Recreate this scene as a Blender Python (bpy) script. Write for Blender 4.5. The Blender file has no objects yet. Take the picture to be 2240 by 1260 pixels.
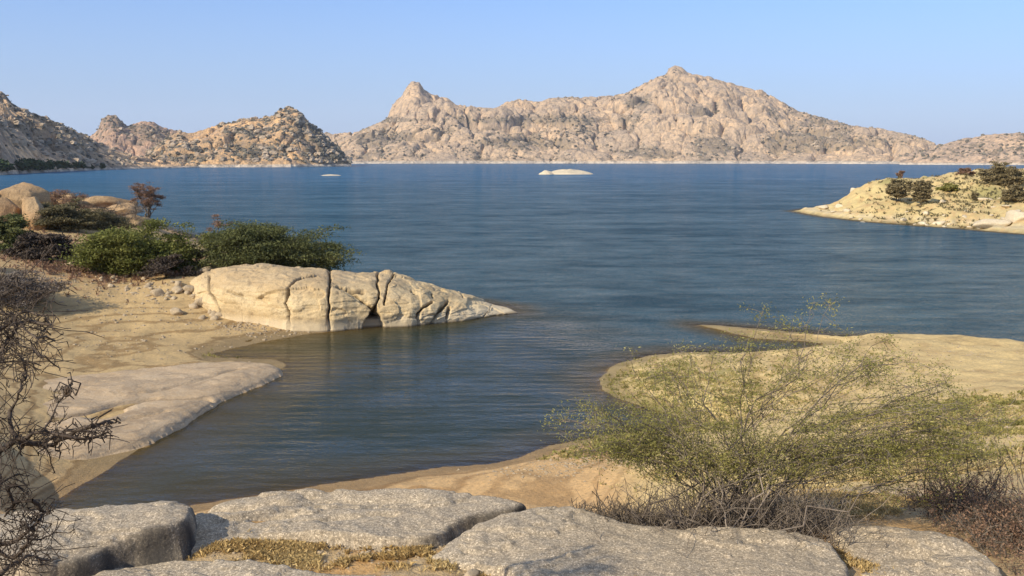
import bpy, math, random
import numpy as np
from mathutils import Vector
random.seed(7); np.random.seed(7)
C = bpy.context.scene.collection
PI = math.pi
# ------------------------------------------------------------------ camera, world, sun, exposure
CAM_Z = 9.0; FPX = 1991.0; PITCH = math.atan((630-349)/FPX)
cd = bpy.data.cameras.new('camera'); cam = bpy.data.objects.new('camera', cd); C.objects.link(cam)
cam.location = (0, 0, CAM_Z); cam.rotation_euler = (PI/2-PITCH, 0, 0)
cd.sensor_width = 36; cd.lens = 36*FPX/2240; cd.clip_start = .1; cd.clip_end = 30000
sc = bpy.context.scene; sc.camera = cam
SUN = Vector((-0.64, -0.56, 0.53)).normalized()
SUN_EL = math.asin(SUN.z); SUN_ROT = math.atan2(SUN.x, SUN.y)
w = bpy.data.worlds.new('World'); sc.world = w; w.use_nodes = True
nt = w.node_tree; nt.nodes.clear()
sky = nt.nodes.new('ShaderNodeTexSky'); sky.sky_type = 'NISHITA'; sky.sun_disc = False
sky.sun_elevation = SUN_EL; sky.sun_rotation = SUN_ROT % (2*PI); sky.altitude = 200
sky.air_density = 1.0; sky.dust_density = 0.0; sky.ozone_density = 8.0
bg = nt.nodes.new('ShaderNodeBackground'); bg.inputs['Strength'].default_value = 0.13
wo = nt.nodes.new('ShaderNodeOutputWorld')
# a dusty dry-season sky: even tint, and a dull lavender band of dust low down all round the horizon
tn = nt.nodes.new('ShaderNodeMixRGB'); tn.blend_type = 'MULTIPLY'; tn.inputs[0].default_value = 1; tn.inputs[2].default_value = (1.13, 1.13, 1.22, 1)
tc = nt.nodes.new('ShaderNodeTexCoord'); sp = nt.nodes.new('ShaderNodeSeparateXYZ'); rp = nt.nodes.new('ShaderNodeValToRGB')
for p_, v_ in ((0.0, 1.0), (.05, .88), (.10, .55), (.17, .15), (.26, 0.0)):
    e_ = rp.color_ramp.elements[0] if p_ == 0 else (rp.color_ramp.elements[1] if p_ == .26 else rp.color_ramp.elements.new(p_))
    e_.position = p_; e_.color = (v_, v_, v_, 1)
dm = nt.nodes.new('ShaderNodeMixRGB'); dm.inputs[2].default_value = (.36/.13, .44/.13, .62/.13, 1)
nt.links.new(tc.outputs['Generated'], sp.inputs[0]); nt.links.new(sp.outputs[2], rp.inputs[0]); nt.links.new(rp.outputs[0], dm.inputs[0])
nt.links.new(sky.outputs[0], tn.inputs[1]); nt.links.new(tn.outputs[0], dm.inputs[1]); nt.links.new(dm.outputs[0], bg.inputs[0]); nt.links.new(bg.outputs[0], wo.inputs[0])
sl = bpy.data.lights.new('sun', 'SUN'); sl.energy = 5.0; sl.angle = math.radians(.5); sl.color = (1, .89, .70)
so = bpy.data.objects.new('sun', sl); C.objects.link(so); so.rotation_euler = SUN.to_track_quat('Z', 'Y').to_euler()
sc.view_settings.view_transform = 'Standard'; sc.view_settings.look = 'None'
sc.view_settings.exposure = 0.24; sc.view_settings.gamma = 1; sc.view_settings.use_curve_mapping = False
try:
    sc.cycles.use_denoising = True
    sc.cycles.max_bounces = 6; sc.cycles.volume_bounces = 0; sc.cycles.transparent_max_bounces = 12
except Exception: pass

# ------------------------------------------------------------------ geometry of the view (photo measurements -> places in the world)
CP, SP = math.cos(PITCH), math.sin(PITCH)
def ray(px, py):
    u = (px-1120)/FPX; v = (630-py)/FPX
    return np.array([u, CP+v*SP, -SP+v*CP])
def P(px, py, z=0.0):
    d = ray(px, py); t = (z-CAM_Z)/d[2]
    return np.array([d[0]*t, d[1]*t, z])
def PD(px, py, dist):            # point seen at a pixel at ground distance dist
    d = ray(px, py); t = dist/d[1]
    return np.array([d[0]*t, dist, CAM_Z+d[2]*t])
def proj(v):
    x, y, z = v[:, 0], v[:, 1], v[:, 2]-CAM_Z
    f = np.maximum(y*CP - z*SP, 1e-3); up = y*SP + z*CP
    return 1120+FPX*x/f, 630-FPX*up/f

# ------------------------------------------------------------------ noise
def _h(ix, iy, iz, s):
    n = (ix.astype(np.int64)*374761393 + iy.astype(np.int64)*668265263 + iz.astype(np.int64)*2147483647*3 + s*1274126177) & 0xffffffff
    n = ((n ^ (n >> 13))*1274126177) & 0xffffffff
    n = ((n ^ (n >> 15))*2246822519) & 0xffffffff
    n = (n ^ (n >> 16)) & 0xffffff
    return n/float(0xffffff)
def vn(x, y, z=None, s=0):
    if z is None: z = np.zeros_like(x)
    ix, iy, iz = np.floor(x), np.floor(y), np.floor(z)
    fx, fy, fz = x-ix, y-iy, z-iz
    fx = fx*fx*(3-2*fx); fy = fy*fy*(3-2*fy); fz = fz*fz*(3-2*fz)
    r = 0
    for a in (0, 1):
        wa = fx if a else 1-fx
        for b in (0, 1):
            wb = fy if b else 1-fy
            for c in (0, 1):
                wc = fz if c else 1-fz
                r = r + wa*wb*wc*_h(ix+a, iy+b, iz+c, s)
    return r*2-1
def fbm(x, y, z=None, o=4, s=0, g=.5):
    if z is None: z = np.zeros_like(x)
    r = 0; a = 1.; t = 0
    for i in range(o):
        r = r+a*vn(x, y, z, s+i*17); t += a; a *= g
        x, y, z = x*2.03+11.3, y*2.03+5.7, z*2.03+3.1
    return r/t
def ridged(x, y, z=None, o=4, s=0):
    if z is None: z = np.zeros_like(x)
    r = 0; a = 1.; t = 0
    for i in range(o):
        r = r+a*(1-2*np.abs(vn(x, y, z, s+i*17))); t += a; a *= .5
        x, y, z = x*2.03+11.3, y*2.03+5.7, z*2.03+3.1
    return r/t
def worley(x, y, z=None, s=0):   # F1, F2, cell id
    flat = z is None
    if flat: z = np.zeros_like(x)
    ix, iy, iz = np.floor(x), np.floor(y), np.floor(z)
    f1 = np.full(x.shape, 9.); f2 = np.full(x.shape, 9.); cid = np.zeros(x.shape)
    for a in (-1, 0, 1):
        for b in (-1, 0, 1):
            for c in ((0,) if flat else (-1, 0, 1)):
                jx, jy, jz = ix+a, iy+b, iz+c
                px_ = jx+_h(jx, jy, jz, s); py_ = jy+_h(jx, jy, jz, s+1)
                pz_ = z if flat else jz+_h(jx, jy, jz, s+2)
                d = np.sqrt((px_-x)**2+(py_-y)**2+(pz_-z)**2)
                m = d < f1
                f2 = np.where(m, f1, np.minimum(f2, d)); cid = np.where(m, _h(jx, jy, jz, s+3), cid); f1 = np.where(m, d, f1)
    return f1, f2, cid
def sstep(a, b, x):
    t = np.clip((x-a)/(b-a), 0, 1); return t*t*(3-2*t)
def sdf_poly(x, y, poly):        # signed distance, positive inside
    d = np.full(x.shape, 1e18); ins = np.zeros(x.shape, bool); n = len(poly)
    for i in range(n):
        ax, ay = poly[i]; bx, by = poly[(i+1) % n]
        ex, ey = bx-ax, by-ay; l = ex*ex+ey*ey+1e-12
        t = np.clip(((x-ax)*ex+(y-ay)*ey)/l, 0, 1)
        d = np.minimum(d, (x-ax-t*ex)**2+(y-ay-t*ey)**2)
        if abs(ey) > 1e-12:
            c = ((ay > y) != (by > y)) & (x < (y-ay)/ey*ex+ax); ins ^= c
    return np.where(ins, 1, -1)*np.sqrt(d)
def d_polyline(x, y, pts):
    d = np.full(x.shape, 1e18)
    for (ax, ay), (bx, by) in zip(pts[:-1], pts[1:]):
        ex, ey = bx-ax, by-ay; l = ex*ex+ey*ey+1e-12
        t = np.clip(((x-ax)*ex+(y-ay)*ey)/l, 0, 1)
        d = np.minimum(d, (x-ax-t*ex)**2+(y-ay-t*ey)**2)
    return np.sqrt(d)
def smooth_closed(pts, k=2):
    pts = [np.array(p[:2], float) for p in pts]
    for _ in range(k):
        q = []
        for i in range(len(pts)):
            a, b = pts[i], pts[(i+1) % len(pts)]
            q += [a*.75+b*.25, a*.25+b*.75]
        pts = q
    return [tuple(p) for p in pts]

# ------------------------------------------------------------------ mesh helpers
def mesh(name, v, f, mat, smooth=True, attrs=None):
    v = np.asarray(v, dtype=np.float32); f = np.asarray(f, dtype=np.int32)
    me = bpy.data.meshes.new(name); k = f.shape[1]
    me.vertices.add(len(v)); me.vertices.foreach_set('co', v.ravel())
    me.loops.add(f.size); me.loops.foreach_set('vertex_index', f.ravel())
    me.polygons.add(len(f)); me.polygons.foreach_set('loop_start', np.arange(0, f.size, k, dtype=np.int32))
    me.polygons.foreach_set('use_smooth', np.full(len(f), smooth))
    me.update(calc_edges=True)
    for n, a in (attrs or {}).items():
        a = np.asarray(a, dtype=np.float32)
        if a.ndim == 2:
            at = me.attributes.new(n, 'FLOAT_COLOR', 'POINT')
            if a.shape[1] == 3: a = np.concatenate([a, np.ones((len(a), 1), np.float32)], 1)
            at.data.foreach_set('color', a.ravel())
        else:
            at = me.attributes.new(n, 'FLOAT', 'POINT'); at.data.foreach_set('value', a.ravel())
    if mat: me.materials.append(mat)
    return me
def put(name, me, parent=None, loc=None):
    o = bpy.data.objects.new(name, me); C.objects.link(o)
    if parent: o.parent = parent
    if loc is not None: o.location = loc
    return o
def obj(name, v, f, mat, parent=None, origin=None, smooth=True, attrs=None):
    v = np.asarray(v, dtype=np.float64)
    og = np.array(origin if origin is not None else (parent.location if parent else (0, 0, 0)), float)
    return put(name, mesh(name, v-og, f, mat, smooth, attrs), parent, None if parent else tuple(og))
def empty(name, loc):
    o = bpy.data.objects.new(name, None); C.objects.link(o); o.location = tuple(loc); o.empty_display_size = .3; return o
def tag(o, label=None, cat=None, group=None, kind=None):
    if label: o['label'] = label
    if cat: o['category'] = cat
    if group: o['group'] = group
    if kind: o['kind'] = kind
    return o
def gridf(nr, nc, wrap=False):
    i = np.arange(nr*nc).reshape(nr, nc)
    if wrap: i = np.concatenate([i, i[:, :1]], 1)
    return np.stack([i[:-1, :-1], i[:-1, 1:], i[1:, 1:], i[1:, :-1]], -1).reshape(-1, 4)

# ------------------------------------------------------------------ materials
class NT:
    def __init__(s, name):
        s.m = bpy.data.materials.new(name); s.m.use_nodes = True; s.t = s.m.node_tree; s.t.nodes.clear()
        s.out = s.t.nodes.new('ShaderNodeOutputMaterial')
    def n(s, t, **k):
        n = s.t.nodes.new('ShaderNode'+t)
        for a, b in k.items():
            if a.startswith('i_'):
                key = a[2:]; key = int(key) if key.isdigit() else key.replace('_', ' ')
                n.inputs[key].default_value = b
            else: setattr(n, a, b)
        return n
    def l(s, a, b): s.t.links.new(a, b)
    def noise(s, scale, detail=4, rough=.55, vec=None, dist=0):
        n = s.n('TexNoise'); n.inputs['Scale'].default_value = scale; n.inputs['Detail'].default_value = detail
        n.inputs['Roughness'].default_value = rough; n.inputs['Distortion'].default_value = dist
        s.l(vec if vec is not None else s.pos(), n.inputs['Vector']); return n.outputs['Fac']
    def pos(s):
        if not hasattr(s, '_p'): s._p = s.n('NewGeometry').outputs['Position']
        return s._p
    def mapv(s, sc_=(1, 1, 1), rot=(0, 0, 0)):
        m = s.n('Mapping'); m.inputs['Scale'].default_value = sc_; m.inputs['Rotation'].default_value = rot
        s.l(s.pos(), m.inputs['Vector']); return m.outputs[0]
    def ramp(s, fac, stops):
        r = s.n('ValToRGB'); e = r.color_ramp.elements
        e[0].position, e[0].color = stops[0][0], (*stops[0][1], 1)
        e[1].position, e[1].color = stops[1][0], (*stops[1][1], 1)
        for p, c in stops[2:]:
            x = e.new(p); x.color = (*c, 1)
        s.l(fac, r.inputs[0]); return r.outputs[0]
    def mr(s, fac, a, b, c, d):
        m = s.n('MapRange'); s.l(fac, m.inputs[0])
        for i, v in enumerate((a, b, c, d)): m.inputs[i+1].default_value = v
        return m.outputs[0]
    def math(s, op, a, b=None):
        m = s.n('Math', operation=op)
        for i, v in enumerate((a, b)):
            if v is None: continue
            if isinstance(v, (int, float)): m.inputs[i].default_value = v
            else: s.l(v, m.inputs[i])
        return m.outputs[0]
    def mix(s, fac, a, b, mode='MIX'):
        m = s.n('MixRGB', blend_type=mode)
        for i, v in enumerate((fac, a, b)):
            if isinstance(v, (int, float)): m.inputs[i].default_value = v
            elif isinstance(v, tuple): m.inputs[i].default_value = (*v, 1)
            else: s.l(v, m.inputs[i])
        return m.outputs[0]
    def attr(s, name, which='Color'):
        a = s.n('Attribute'); a.attribute_name = name; return a.outputs[which]
    def bump(s, h, strength, dist, normal=None):
        b = s.n('Bump'); b.inputs['Strength'].default_value = strength; b.inputs['Distance'].default_value = dist
        s.l(h, b.inputs['Height'])
        if normal: s.l(normal, b.inputs['Normal'])
        return b.outputs[0]
    def bsdf(s, col, rough=.9, normal=None, spec=.2):
        b = s.n('BsdfPrincipled'); b.inputs['Roughness'].default_value = rough
        b.inputs['Specular IOR Level'].default_value = spec
        if isinstance(col, tuple): b.inputs['Base Color'].default_value = (*col, 1)
        else: s.l(col, b.inputs['Base Color'])
        if normal: s.l(normal, b.inputs['Normal'])
        s.l(b.outputs[0], s.out.inputs[0]); return b

def rock_mat(name, c1, c2, dark, s=1., grain=(60, .35), stain=.5, bump=.02, crackstain=None):
    """granite: tint patches, black lichen stain, crystal grain"""
    t = NT(name)
    big = t.noise(.35*s, 5, .6); col = t.mix(t.mr(big, .35, .65, 0, 1), c1, c2)
    l1 = t.noise(1.7*s, 8, .72); lf = t.mr(l1, .55, .68, 0, stain)
    col = t.mix(lf, col, dark)
    st = t.noise(1.0, 5, .6, t.mapv((2.2*s, 2.2*s, .25*s))); col = t.mix(t.mr(st, .56, .72, 0, stain*.7), col, dark)
    g = t.noise(grain[0], 3, .8); col = t.mix(t.mr(g, .38, .62, grain[1], 0), col, tuple(.25*x for x in c1))
    g3 = t.noise(grain[0]*.35, 3, .8); col = t.mix(t.mr(g3, .42, .6, grain[1]*.7, 0), col, tuple(.4*x for x in c2))
    g2 = t.noise(grain[0]*1.7, 2, .7); col = t.mix(t.mr(g2, .55, .68, 0, grain[1]*.8), col, tuple(min(1, 1.7*x) for x in c2))
    col = t.mix(t.attr('shade_crust', 'Fac'), col, (.035, .033, .032))  # dark lichen on slab sides, with the shade there painted in too
    h = t.math('ADD', t.math('MULTIPLY', l1, 1.0), t.math('MULTIPLY', g, .25))
    h = t.math('ADD', h, t.math('MULTIPLY', g3, .4))
    t.bsdf(col, .92, t.bump(h, .9, bump)); return t.m

M = {}
M['granite'] = rock_mat('weathered_granite', (.47, .37, .25), (.575, .475, .34), (.23, .185, .14), 1.3, (34, .8), .5, .02)
def head_mat():
    t = NT('headland_rock'); n0 = t.noise(.5, 5, .6); n1 = t.noise(2.2, 7, .72); g = t.noise(16, 3, .75)
    bed = t.noise(1, 6, .65, t.mapv((.35, .35, 3.2))); cv = t.attr('crev', 'Fac')
    col = t.mix(t.mr(n0, .35, .65, 0, 1), (.58, .435, .235), (.64, .505, .30))
    col = t.mix(t.mr(bed, .45, .65, 0, .5), col, (.36, .25, .13)); col = t.mix(t.mr(n1, .56, .66, 0, .6), col, (.20, .145, .09))
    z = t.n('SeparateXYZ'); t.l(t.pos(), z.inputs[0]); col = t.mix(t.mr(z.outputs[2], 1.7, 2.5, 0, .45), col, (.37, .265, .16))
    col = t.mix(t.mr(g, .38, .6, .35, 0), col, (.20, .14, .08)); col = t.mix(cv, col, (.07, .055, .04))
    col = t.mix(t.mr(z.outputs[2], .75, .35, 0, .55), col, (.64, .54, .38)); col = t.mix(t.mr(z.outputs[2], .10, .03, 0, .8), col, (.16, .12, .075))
    st = t.noise(1, 4, .6, t.mapv((2.4, 2.4, .2))); col = t.mix(t.mr(st, .58, .68, 0, .5), col, (.18, .14, .095))
    t.bsdf(col, .93, t.bump(t.math('ADD', n1, t.math('MULTIPLY', g, .3)), .9, .07)); return t.m
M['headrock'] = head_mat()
M['head'] = rock_mat('headland_rock', (.50, .375, .205), (.58, .45, .27), (.15, .11, .07), .8, (18, .25), .45, .08)
M['tongue'] = rock_mat('smooth_rock', (.44, .32, .205), (.52, .39, .265), (.22, .16, .11), .5, (14, .2), .3, .02)
M['orange'] = rock_mat('orange_rock', (.48, .29, .145), (.52, .38, .22), (.15, .105, .07), .5, (8, .4), .7, .3)
def banded_mat():
    t = NT('banded_rock'); n1 = t.noise(.6, 7, .65); n2 = t.noise(12, 4, .75); n3 = t.noise(40, 2, .7)
    z = t.n('SeparateXYZ'); t.l(t.pos(), z.inputs[0])
    w_ = t.math('ADD', t.math('MULTIPLY', z.outputs[2], 30), t.math('MULTIPLY', t.noise(.45, 5, .6), 26)); w_ = t.math('ADD', w_, t.math('MULTIPLY', z.outputs[1], 1.3))
    bn = t.mr(t.math('SINE', w_), -.2, 1, 0, 1); b2 = t.mr(t.math('SINE', t.math('MULTIPLY', w_, 2.7)), 0, 1, 0, 1)
    col = t.mix(t.mr(n1, .35, .65, 0, 1), (.45, .315, .18), (.52, .385, .24))
    col = t.mix(t.math('MULTIPLY', bn, .55), col, (.27, .20, .13)); col = t.mix(t.math('MULTIPLY', b2, .25), col, (.56, .46, .33))
    col = t.mix(t.mr(n2, .35, .6, .35, 0), col, (.16, .12, .08)); col = t.mix(t.mr(n3, .5, .7, 0, .25), col, (.6, .5, .36))
    t.bsdf(col, .93, t.bump(t.math('ADD', n2, t.math('MULTIPLY', bn, .3)), .8, .04)); return t.m
M['banded'] = banded_mat()
M['rubble'] = rock_mat('rubble_rock', (.42, .32, .20), (.5, .40, .27), (.12, .10, .08), 1.5, (12, .3), .5, .06)

def ground_mat():
    t = NT('ground'); a = t.attr('tint')
    n1 = t.noise(.9, 8, .7); n2 = t.noise(9, 4, .75); n3 = t.noise(45, 2, .7)
    col = t.mix(t.mr(n1, .3, .7, 0, 1), t.mix(1, a, (.84, .82, .78), 'MULTIPLY'), t.mix(1, a, (1.28, 1.25, 1.16), 'MULTIPLY'))
    col = t.mix(t.mr(n2, .35, .60, .36, 0), col, (.14, .105, .06))
    col = t.mix(t.mr(n3, .5, .7, 0, .3), col, (.62, .52, .36))
    # strand lines left by the falling water
    z = t.n('SeparateXYZ'); t.l(t.pos(), z.inputs[0])
    w_ = t.math('ADD', t.math('MULTIPLY', z.outputs[2], 34), t.math('MULTIPLY', t.noise(.5, 4), 9))
    sn = t.math('SINE', w_); st = t.mr(sn, .3, 1, 0, 1)
    col = t.mix(t.math('MULTIPLY', st, t.attr('strand', 'Fac')), col, t.mix(1, col, (.55, .50, .45), 'MULTIPLY'))
    h = t.math('ADD', n2, t.math('MULTIPLY', n3, .3)); h = t.math('ADD', h, t.math('MULTIPLY', n1, 2))
    t.bsdf(col, .95, t.bump(h, .8, .05)); return t.m
M['ground'] = ground_mat()

def hill_mat():
    t = NT('hill'); a = t.attr('tint')
    n0 = t.noise(.010, 5, .6); n1 = t.noise(.05, 6, .7); n2 = t.noise(.22, 3, .7)
    col = t.mix(t.mr(n0, .35, .65, 0, 1), t.mix(1, a, (.86, .84, .84), 'MULTIPLY'), t.mix(1, a, (1.12, 1.04, .95), 'MULTIPLY'))
    col = t.mix(t.mr(n2, .40, .58, .3, 0), col, (.16, .13, .11))
    st = t.noise(1.0, 5, .65, t.mapv((.09, .09, .012))); col = t.mix(t.mr(st, .50, .60, 0, .6), col, (.22, .18, .155))
    col = t.mix(t.mr(n1, .54, .62, 0, .55), col, (.15, .135, .11))
    t.bsdf(col, .95, t.bump(t.math('ADD', n1, t.math('MULTIPLY', n2, .3)), 1, 9)); return t.m
M['hill'] = hill_mat()

def leaf_mat(name, c1, c2, trans=.3, rough=.7):
    t = NT(name); g = t.n('NewGeometry'); t._p = g.outputs['Position']
    n = t.noise(1.3, 3); col = t.mix(t.mr(n, .35, .65, 0, 1), c1, c2)
    r = t.mr(g.outputs['Random Per Island'], 0, 1, .6, 1.35)
    cc = t.n('HueSaturation'); t.l(col, cc.inputs['Color']); t.l(r, cc.inputs['Value'])
    b = t.bsdf(cc.outputs[0], rough, None, .15)
    if trans > 0:
        tr = t.n('BsdfTranslucent'); t.l(cc.outputs[0], tr.inputs[0])
        m = t.n('MixShader'); m.inputs[0].default_value = trans
        t.l(b.outputs[0], m.inputs[1]); t.l(tr.outputs[0], m.inputs[2]); t.l(m.outputs[0], t.out.inputs[0])
    return t.m
M['acacia'] = leaf_mat('acacia_leaf', (.12, .135, .03), (.21, .21, .06))
M['acacia_dark'] = leaf_mat('acacia_dark_leaf', (.08, .092, .035), (.16, .165, .06))
M['olive'] = leaf_mat('olive_leaf', (.115, .10, .05), (.20, .17, .09))
M['olive_far'] = leaf_mat('olive_far_leaf', (.20, .16, .085), (.32, .26, .14))
M['brown'] = leaf_mat('dry_brown_leaf', (.21, .125, .08), (.30, .19, .125), .25)
M['near_leaf'] = leaf_mat('yellow_green_leaf', (.25, .24, .065), (.39, .35, .12), .45)
M['dead'] = leaf_mat('dead_twig', (.045, .033, .025), (.115, .088, .065), 0)
M['greytwig'] = leaf_mat('grey_twig', (.12, .095, .075), (.25, .205, .16), 0)
M['bark'] = leaf_mat('bark', (.09, .07, .05), (.18, .15, .12), 0)
M['scrub'] = leaf_mat('hill_scrub', (.11, .10, .075), (.18, .16, .125), 0)
M['grass'] = leaf_mat('dry_grass', (.44, .30, .12), (.60, .46, .22), .3)
M['weed'] = leaf_mat('weed', (.20, .19, .055), (.40, .33, .12), .3)
M['straw'] = leaf_mat('straw', (.38, .29, .13), (.55, .44, .22), .3)

# ------------------------------------------------------------------ near land: shorelines and heights
main_px = [(2600, 800), (2400, 785), (2240, 765), (2100, 746), (1950, 738), (1850, 737), (1760, 727), (1700, 722), (1640, 717), (1575, 712), (1522, 710.5),
    (1562, 718), (1600, 728), (1650, 741), (1760, 746), (1800, 752), (1760, 764), (1700, 769), (1600, 771), (1500, 770), (1420, 777), (1350, 795),
    (1308, 828), (1316, 852), (1350, 872), (1400, 888), (1470, 906), (1530, 926), (1450, 942), (1380, 946), (1300, 956), (1200, 975), (1140, 1000),
    (1060, 1016), (960, 1023), (850, 1038), (700, 1060), (600, 1078), (420, 1103), (250, 1150), (140, 1165), (90, 1130), (112, 1098), (200, 1050),
    (290, 990), (340, 958), (400, 915), (450, 882), (520, 850), (580, 828), (618, 806), (627, 797), (600, 787), (540, 783), (490, 781), (468, 774), (500, 765),
    (560, 752), (640, 738), (730, 724), (830, 714), (900, 710), (960, 704), (1050, 692), (1118, 684), (1110, 671), (1000, 655), (850, 638), (740, 612),
    (640, 585), (540, 560), (460, 534), (425, 520), (385, 507), (350, 497), (300, 485), (200, 478), (0, 473), (-300, 468), (-900, 462)]
MAIN = [tuple(P(*p)[:2]) for p in main_px] + [(-260, 90), (-260, -80), (160, -80), (120, 20)]
pen_px = [(1732, 462), (1800, 474), (1900, 485), (2000, 493), (2100, 500), (2240, 512), (2500, 530), (2900, 540), (2900, 437), (2600, 436),
          (2240, 438), (2000, 442), (1900, 447), (1830, 452), (1765, 457)]
PEN = [tuple(P(*p)[:2]) for p in pen_px]
hp = [ # px, py, height
 (290,620,1.5),(180,620,1.7),(60,620,2.0),(-100,620,2.4),(400,625,1.6),(430,605,1.8),(480,575,1.9),(420,545,1.2),(600,580,1.9),(700,596,1.6),(520,640,1.0),
 (150,690,.75),(300,690,.6),(450,690,.5),(600,700,.3),(680,712,.1),(100,760,.55),(300,750,.22),(400,760,.15),(150,800,.3),(300,800,.2),(0,800,.6),
 (0,900,.9),(100,900,.5),(300,860,.35),(500,810,.25),(0,1000,.8),(100,1000,.3),(-300,700,2.4),(-300,900,2.6),(-300,1100,3.5),
 (50,500,3.2),(150,500,3.0),(250,500,2.4),(330,495,1.5),(250,462,3.2),(100,465,3.8),(40,450,4.4),(190,445,4.1),(290,455,3.0),(-150,450,5.0),(-300,500,4),
 (900,680,.6),(1000,675,.4),(760,650,1.0),
 (1120,1260,5.36),(200,1260,5.34),(650,1260,5.36),(1700,1260,5.36),(2200,1260,5.22),(-200,1260,5.7),(2500,1260,5.3),(1120,1150,5.34),(700,1150,5.33),(420,1140,5.27),(1000,1215,5.40),(700,1205,5.36),(1950,1165,5.15),(1800,1155,5.2),
 (1400,1155,5.25),(60,1200,5.3),(1600,1155,5.25),(2200,1170,5.0),(200,1140,5.1),(418,1125,5.43),(440,1168,5.40),(1165,1125,5.42),(300,1195,5.22),(400,1172,5.30),(200,1225,5.25),
 (1850,1080,4.2),(2100,1090,4.2),(2240,1060,4.0),(1650,1090,4.2),(2400,1050,4.0),(2150,1000,3.0),(1850,1000,2.6),(1620,1000,1.7),(1480,1000,1.0),(1400,1040,1.0),(1300,1050,.6),
 (1430,850,.35),(1600,850,.55),(1800,850,.85),(1600,920,.5),(1750,930,1.3),(2000,900,1.6),(2240,880,1.9),(2240,800,1.2),(2050,790,.95),(2400,900,2.2),(2500,800,1.3),
 (1850,752,.75),(2000,754,.85),(2100,760,.85),(2240,780,1.0),(1700,732,.35),(1850,790,.75),(1250,1040,.4),(1000,1045,.22),(1150,1050,.45),
 (2000,440,2.4),(2150,440,2.9),(1900,446,1.9),(1830,449,1.0),(1865,431,2.5),(1900,405,4.5),(1950,402,4.7),(2000,399,5.0),(2100,396,5.2),(2180,384,6.2),(2300,381,6.4),(2500,375,6.8),(2150,465,1.2),(2300,470,1.3),(1950,470,.7)]
HP = np.array([[*P(a, b, c)[:2], c] for a, b, c in hp] +
              [[0, 0, 7.4], [-3, 0, 7.5], [3, 0, 7.3], [0, 4, 6.5], [-4, 4, 6.5], [4, 4, 6.3], [0, -20, 8.5], [-40, 0, 7], [40, 0, 6], [40, 20, 3.5], [-12, 8, 5.9],
               [-40, -60, 8], [40, -60, 8], [-120, 60, 5], [-3, 11.5, 3.9], [-3, 14.5, 2.1], [-2.5, 19, .75], [-6, 11.5, 3.8], [-9, 14, 2.2], [-9, 19, .7],
               [0, 11.5, 4.0], [0, 14.5, 2.2], [0, 19, .9], [1.5, 22, .45], [-14, 12, 4.0], [-16, 18, 1.8], [2.2, 12.5, 3.6], [2.4, 16, 2.0]])
def lp(x, y):
    r = np.sqrt(x*x+y*y)+.8; th = np.arctan2(x, y)
    return np.stack([th*3.0, np.log(r)*2.2], -1)
_hp = lp(HP[:, 0], HP[:, 1]); CC = .12
_D = np.sqrt(((_hp[:, None]-_hp[None])**2).sum(-1)+CC*CC)
_W = np.linalg.solve(np.block([[_D+np.eye(len(HP))*-.004, np.ones((len(HP), 1))], [np.ones((1, len(HP))), np.zeros((1, 1))]]), np.append(HP[:, 2], 0))
def rbf(x, y):
    q = lp(x, y); out = np.empty(len(x))
    for i in range(0, len(x), 40000):
        d = np.sqrt(((q[i:i+40000, None]-_hp[None])**2).sum(-1)+CC*CC)
        out[i:i+40000] = d@_W[:-1]+_W[-1]
    return out
def shore_d(x, y): return np.maximum(sdf_poly(x, y, MAIN), sdf_poly(x, y, PEN))
def land(x, y, detail=True, want_d=False):
    x = np.atleast_1d(np.asarray(x, float)); y = np.atleast_1d(np.asarray(y, float))
    r = np.sqrt(x*x+y*y)
    d = shore_d(x, y) + (.18*fbm(x*.55, y*.55, o=3, s=3)+.07*fbm(x*2.5, y*2.5, o=2, s=4))*np.clip(r/40, .3, 2)
    H = np.maximum(rbf(x, y), .04)
    W = .6+.05*r
    z = np.where(d > 0, H*sstep(0, 1, d/W)+.02*np.minimum(d, 2), -(.30-.15*sstep(-3, -9, x)*sstep(52, 44, y))*np.abs(d)**.95)
    z = np.where(d > 0, z, np.maximum(z, -4))-.05*sstep(11.2, 10.2, r)
    if detail:
        a = sstep(0, 1.5, d)
        z = z+a*(.05*fbm(x*.8, y*.8, o=4, s=9)*np.clip(r/15, .5, 2.2)+.016*fbm(x*5, y*5, o=3, s=12))
        # the two stepped banks of the right-hand peninsula and low rock steps
        pn = sstep(-2, 4, sdf_poly(x, y, PEN))
        f1_, f2_, c_ = worley(x*.16, y*.11, s=24); f3_, f4_, c2_ = worley(x*.5, y*.35, s=27)
        z = z+pn*a*(.7*ridged(x*.07, y*.16, o=4, s=21)+.35*fbm(x*.5, y*.5, o=3, s=22)+.9*(c_-.5)*sstep(0, .25, f2_-f1_)+.35*(c2_-.5)*sstep(0, .2, f4_-f3_))
    return (z, d) if want_d else z
def G(x, y): return float(land([x], [y])[0])

def blob(x, y, px, py, z, sx, sy):   # soft patch round a place; sx, sy in log-polar units
    p = P(px, py, z); q = lp(x, y); c = lp(np.array([p[0]]), np.array([p[1]]))[0]
    return np.exp(-(((q[:, 0]-c[0])/sx)**2+((q[:, 1]-c[1])/sy)**2))

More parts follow.
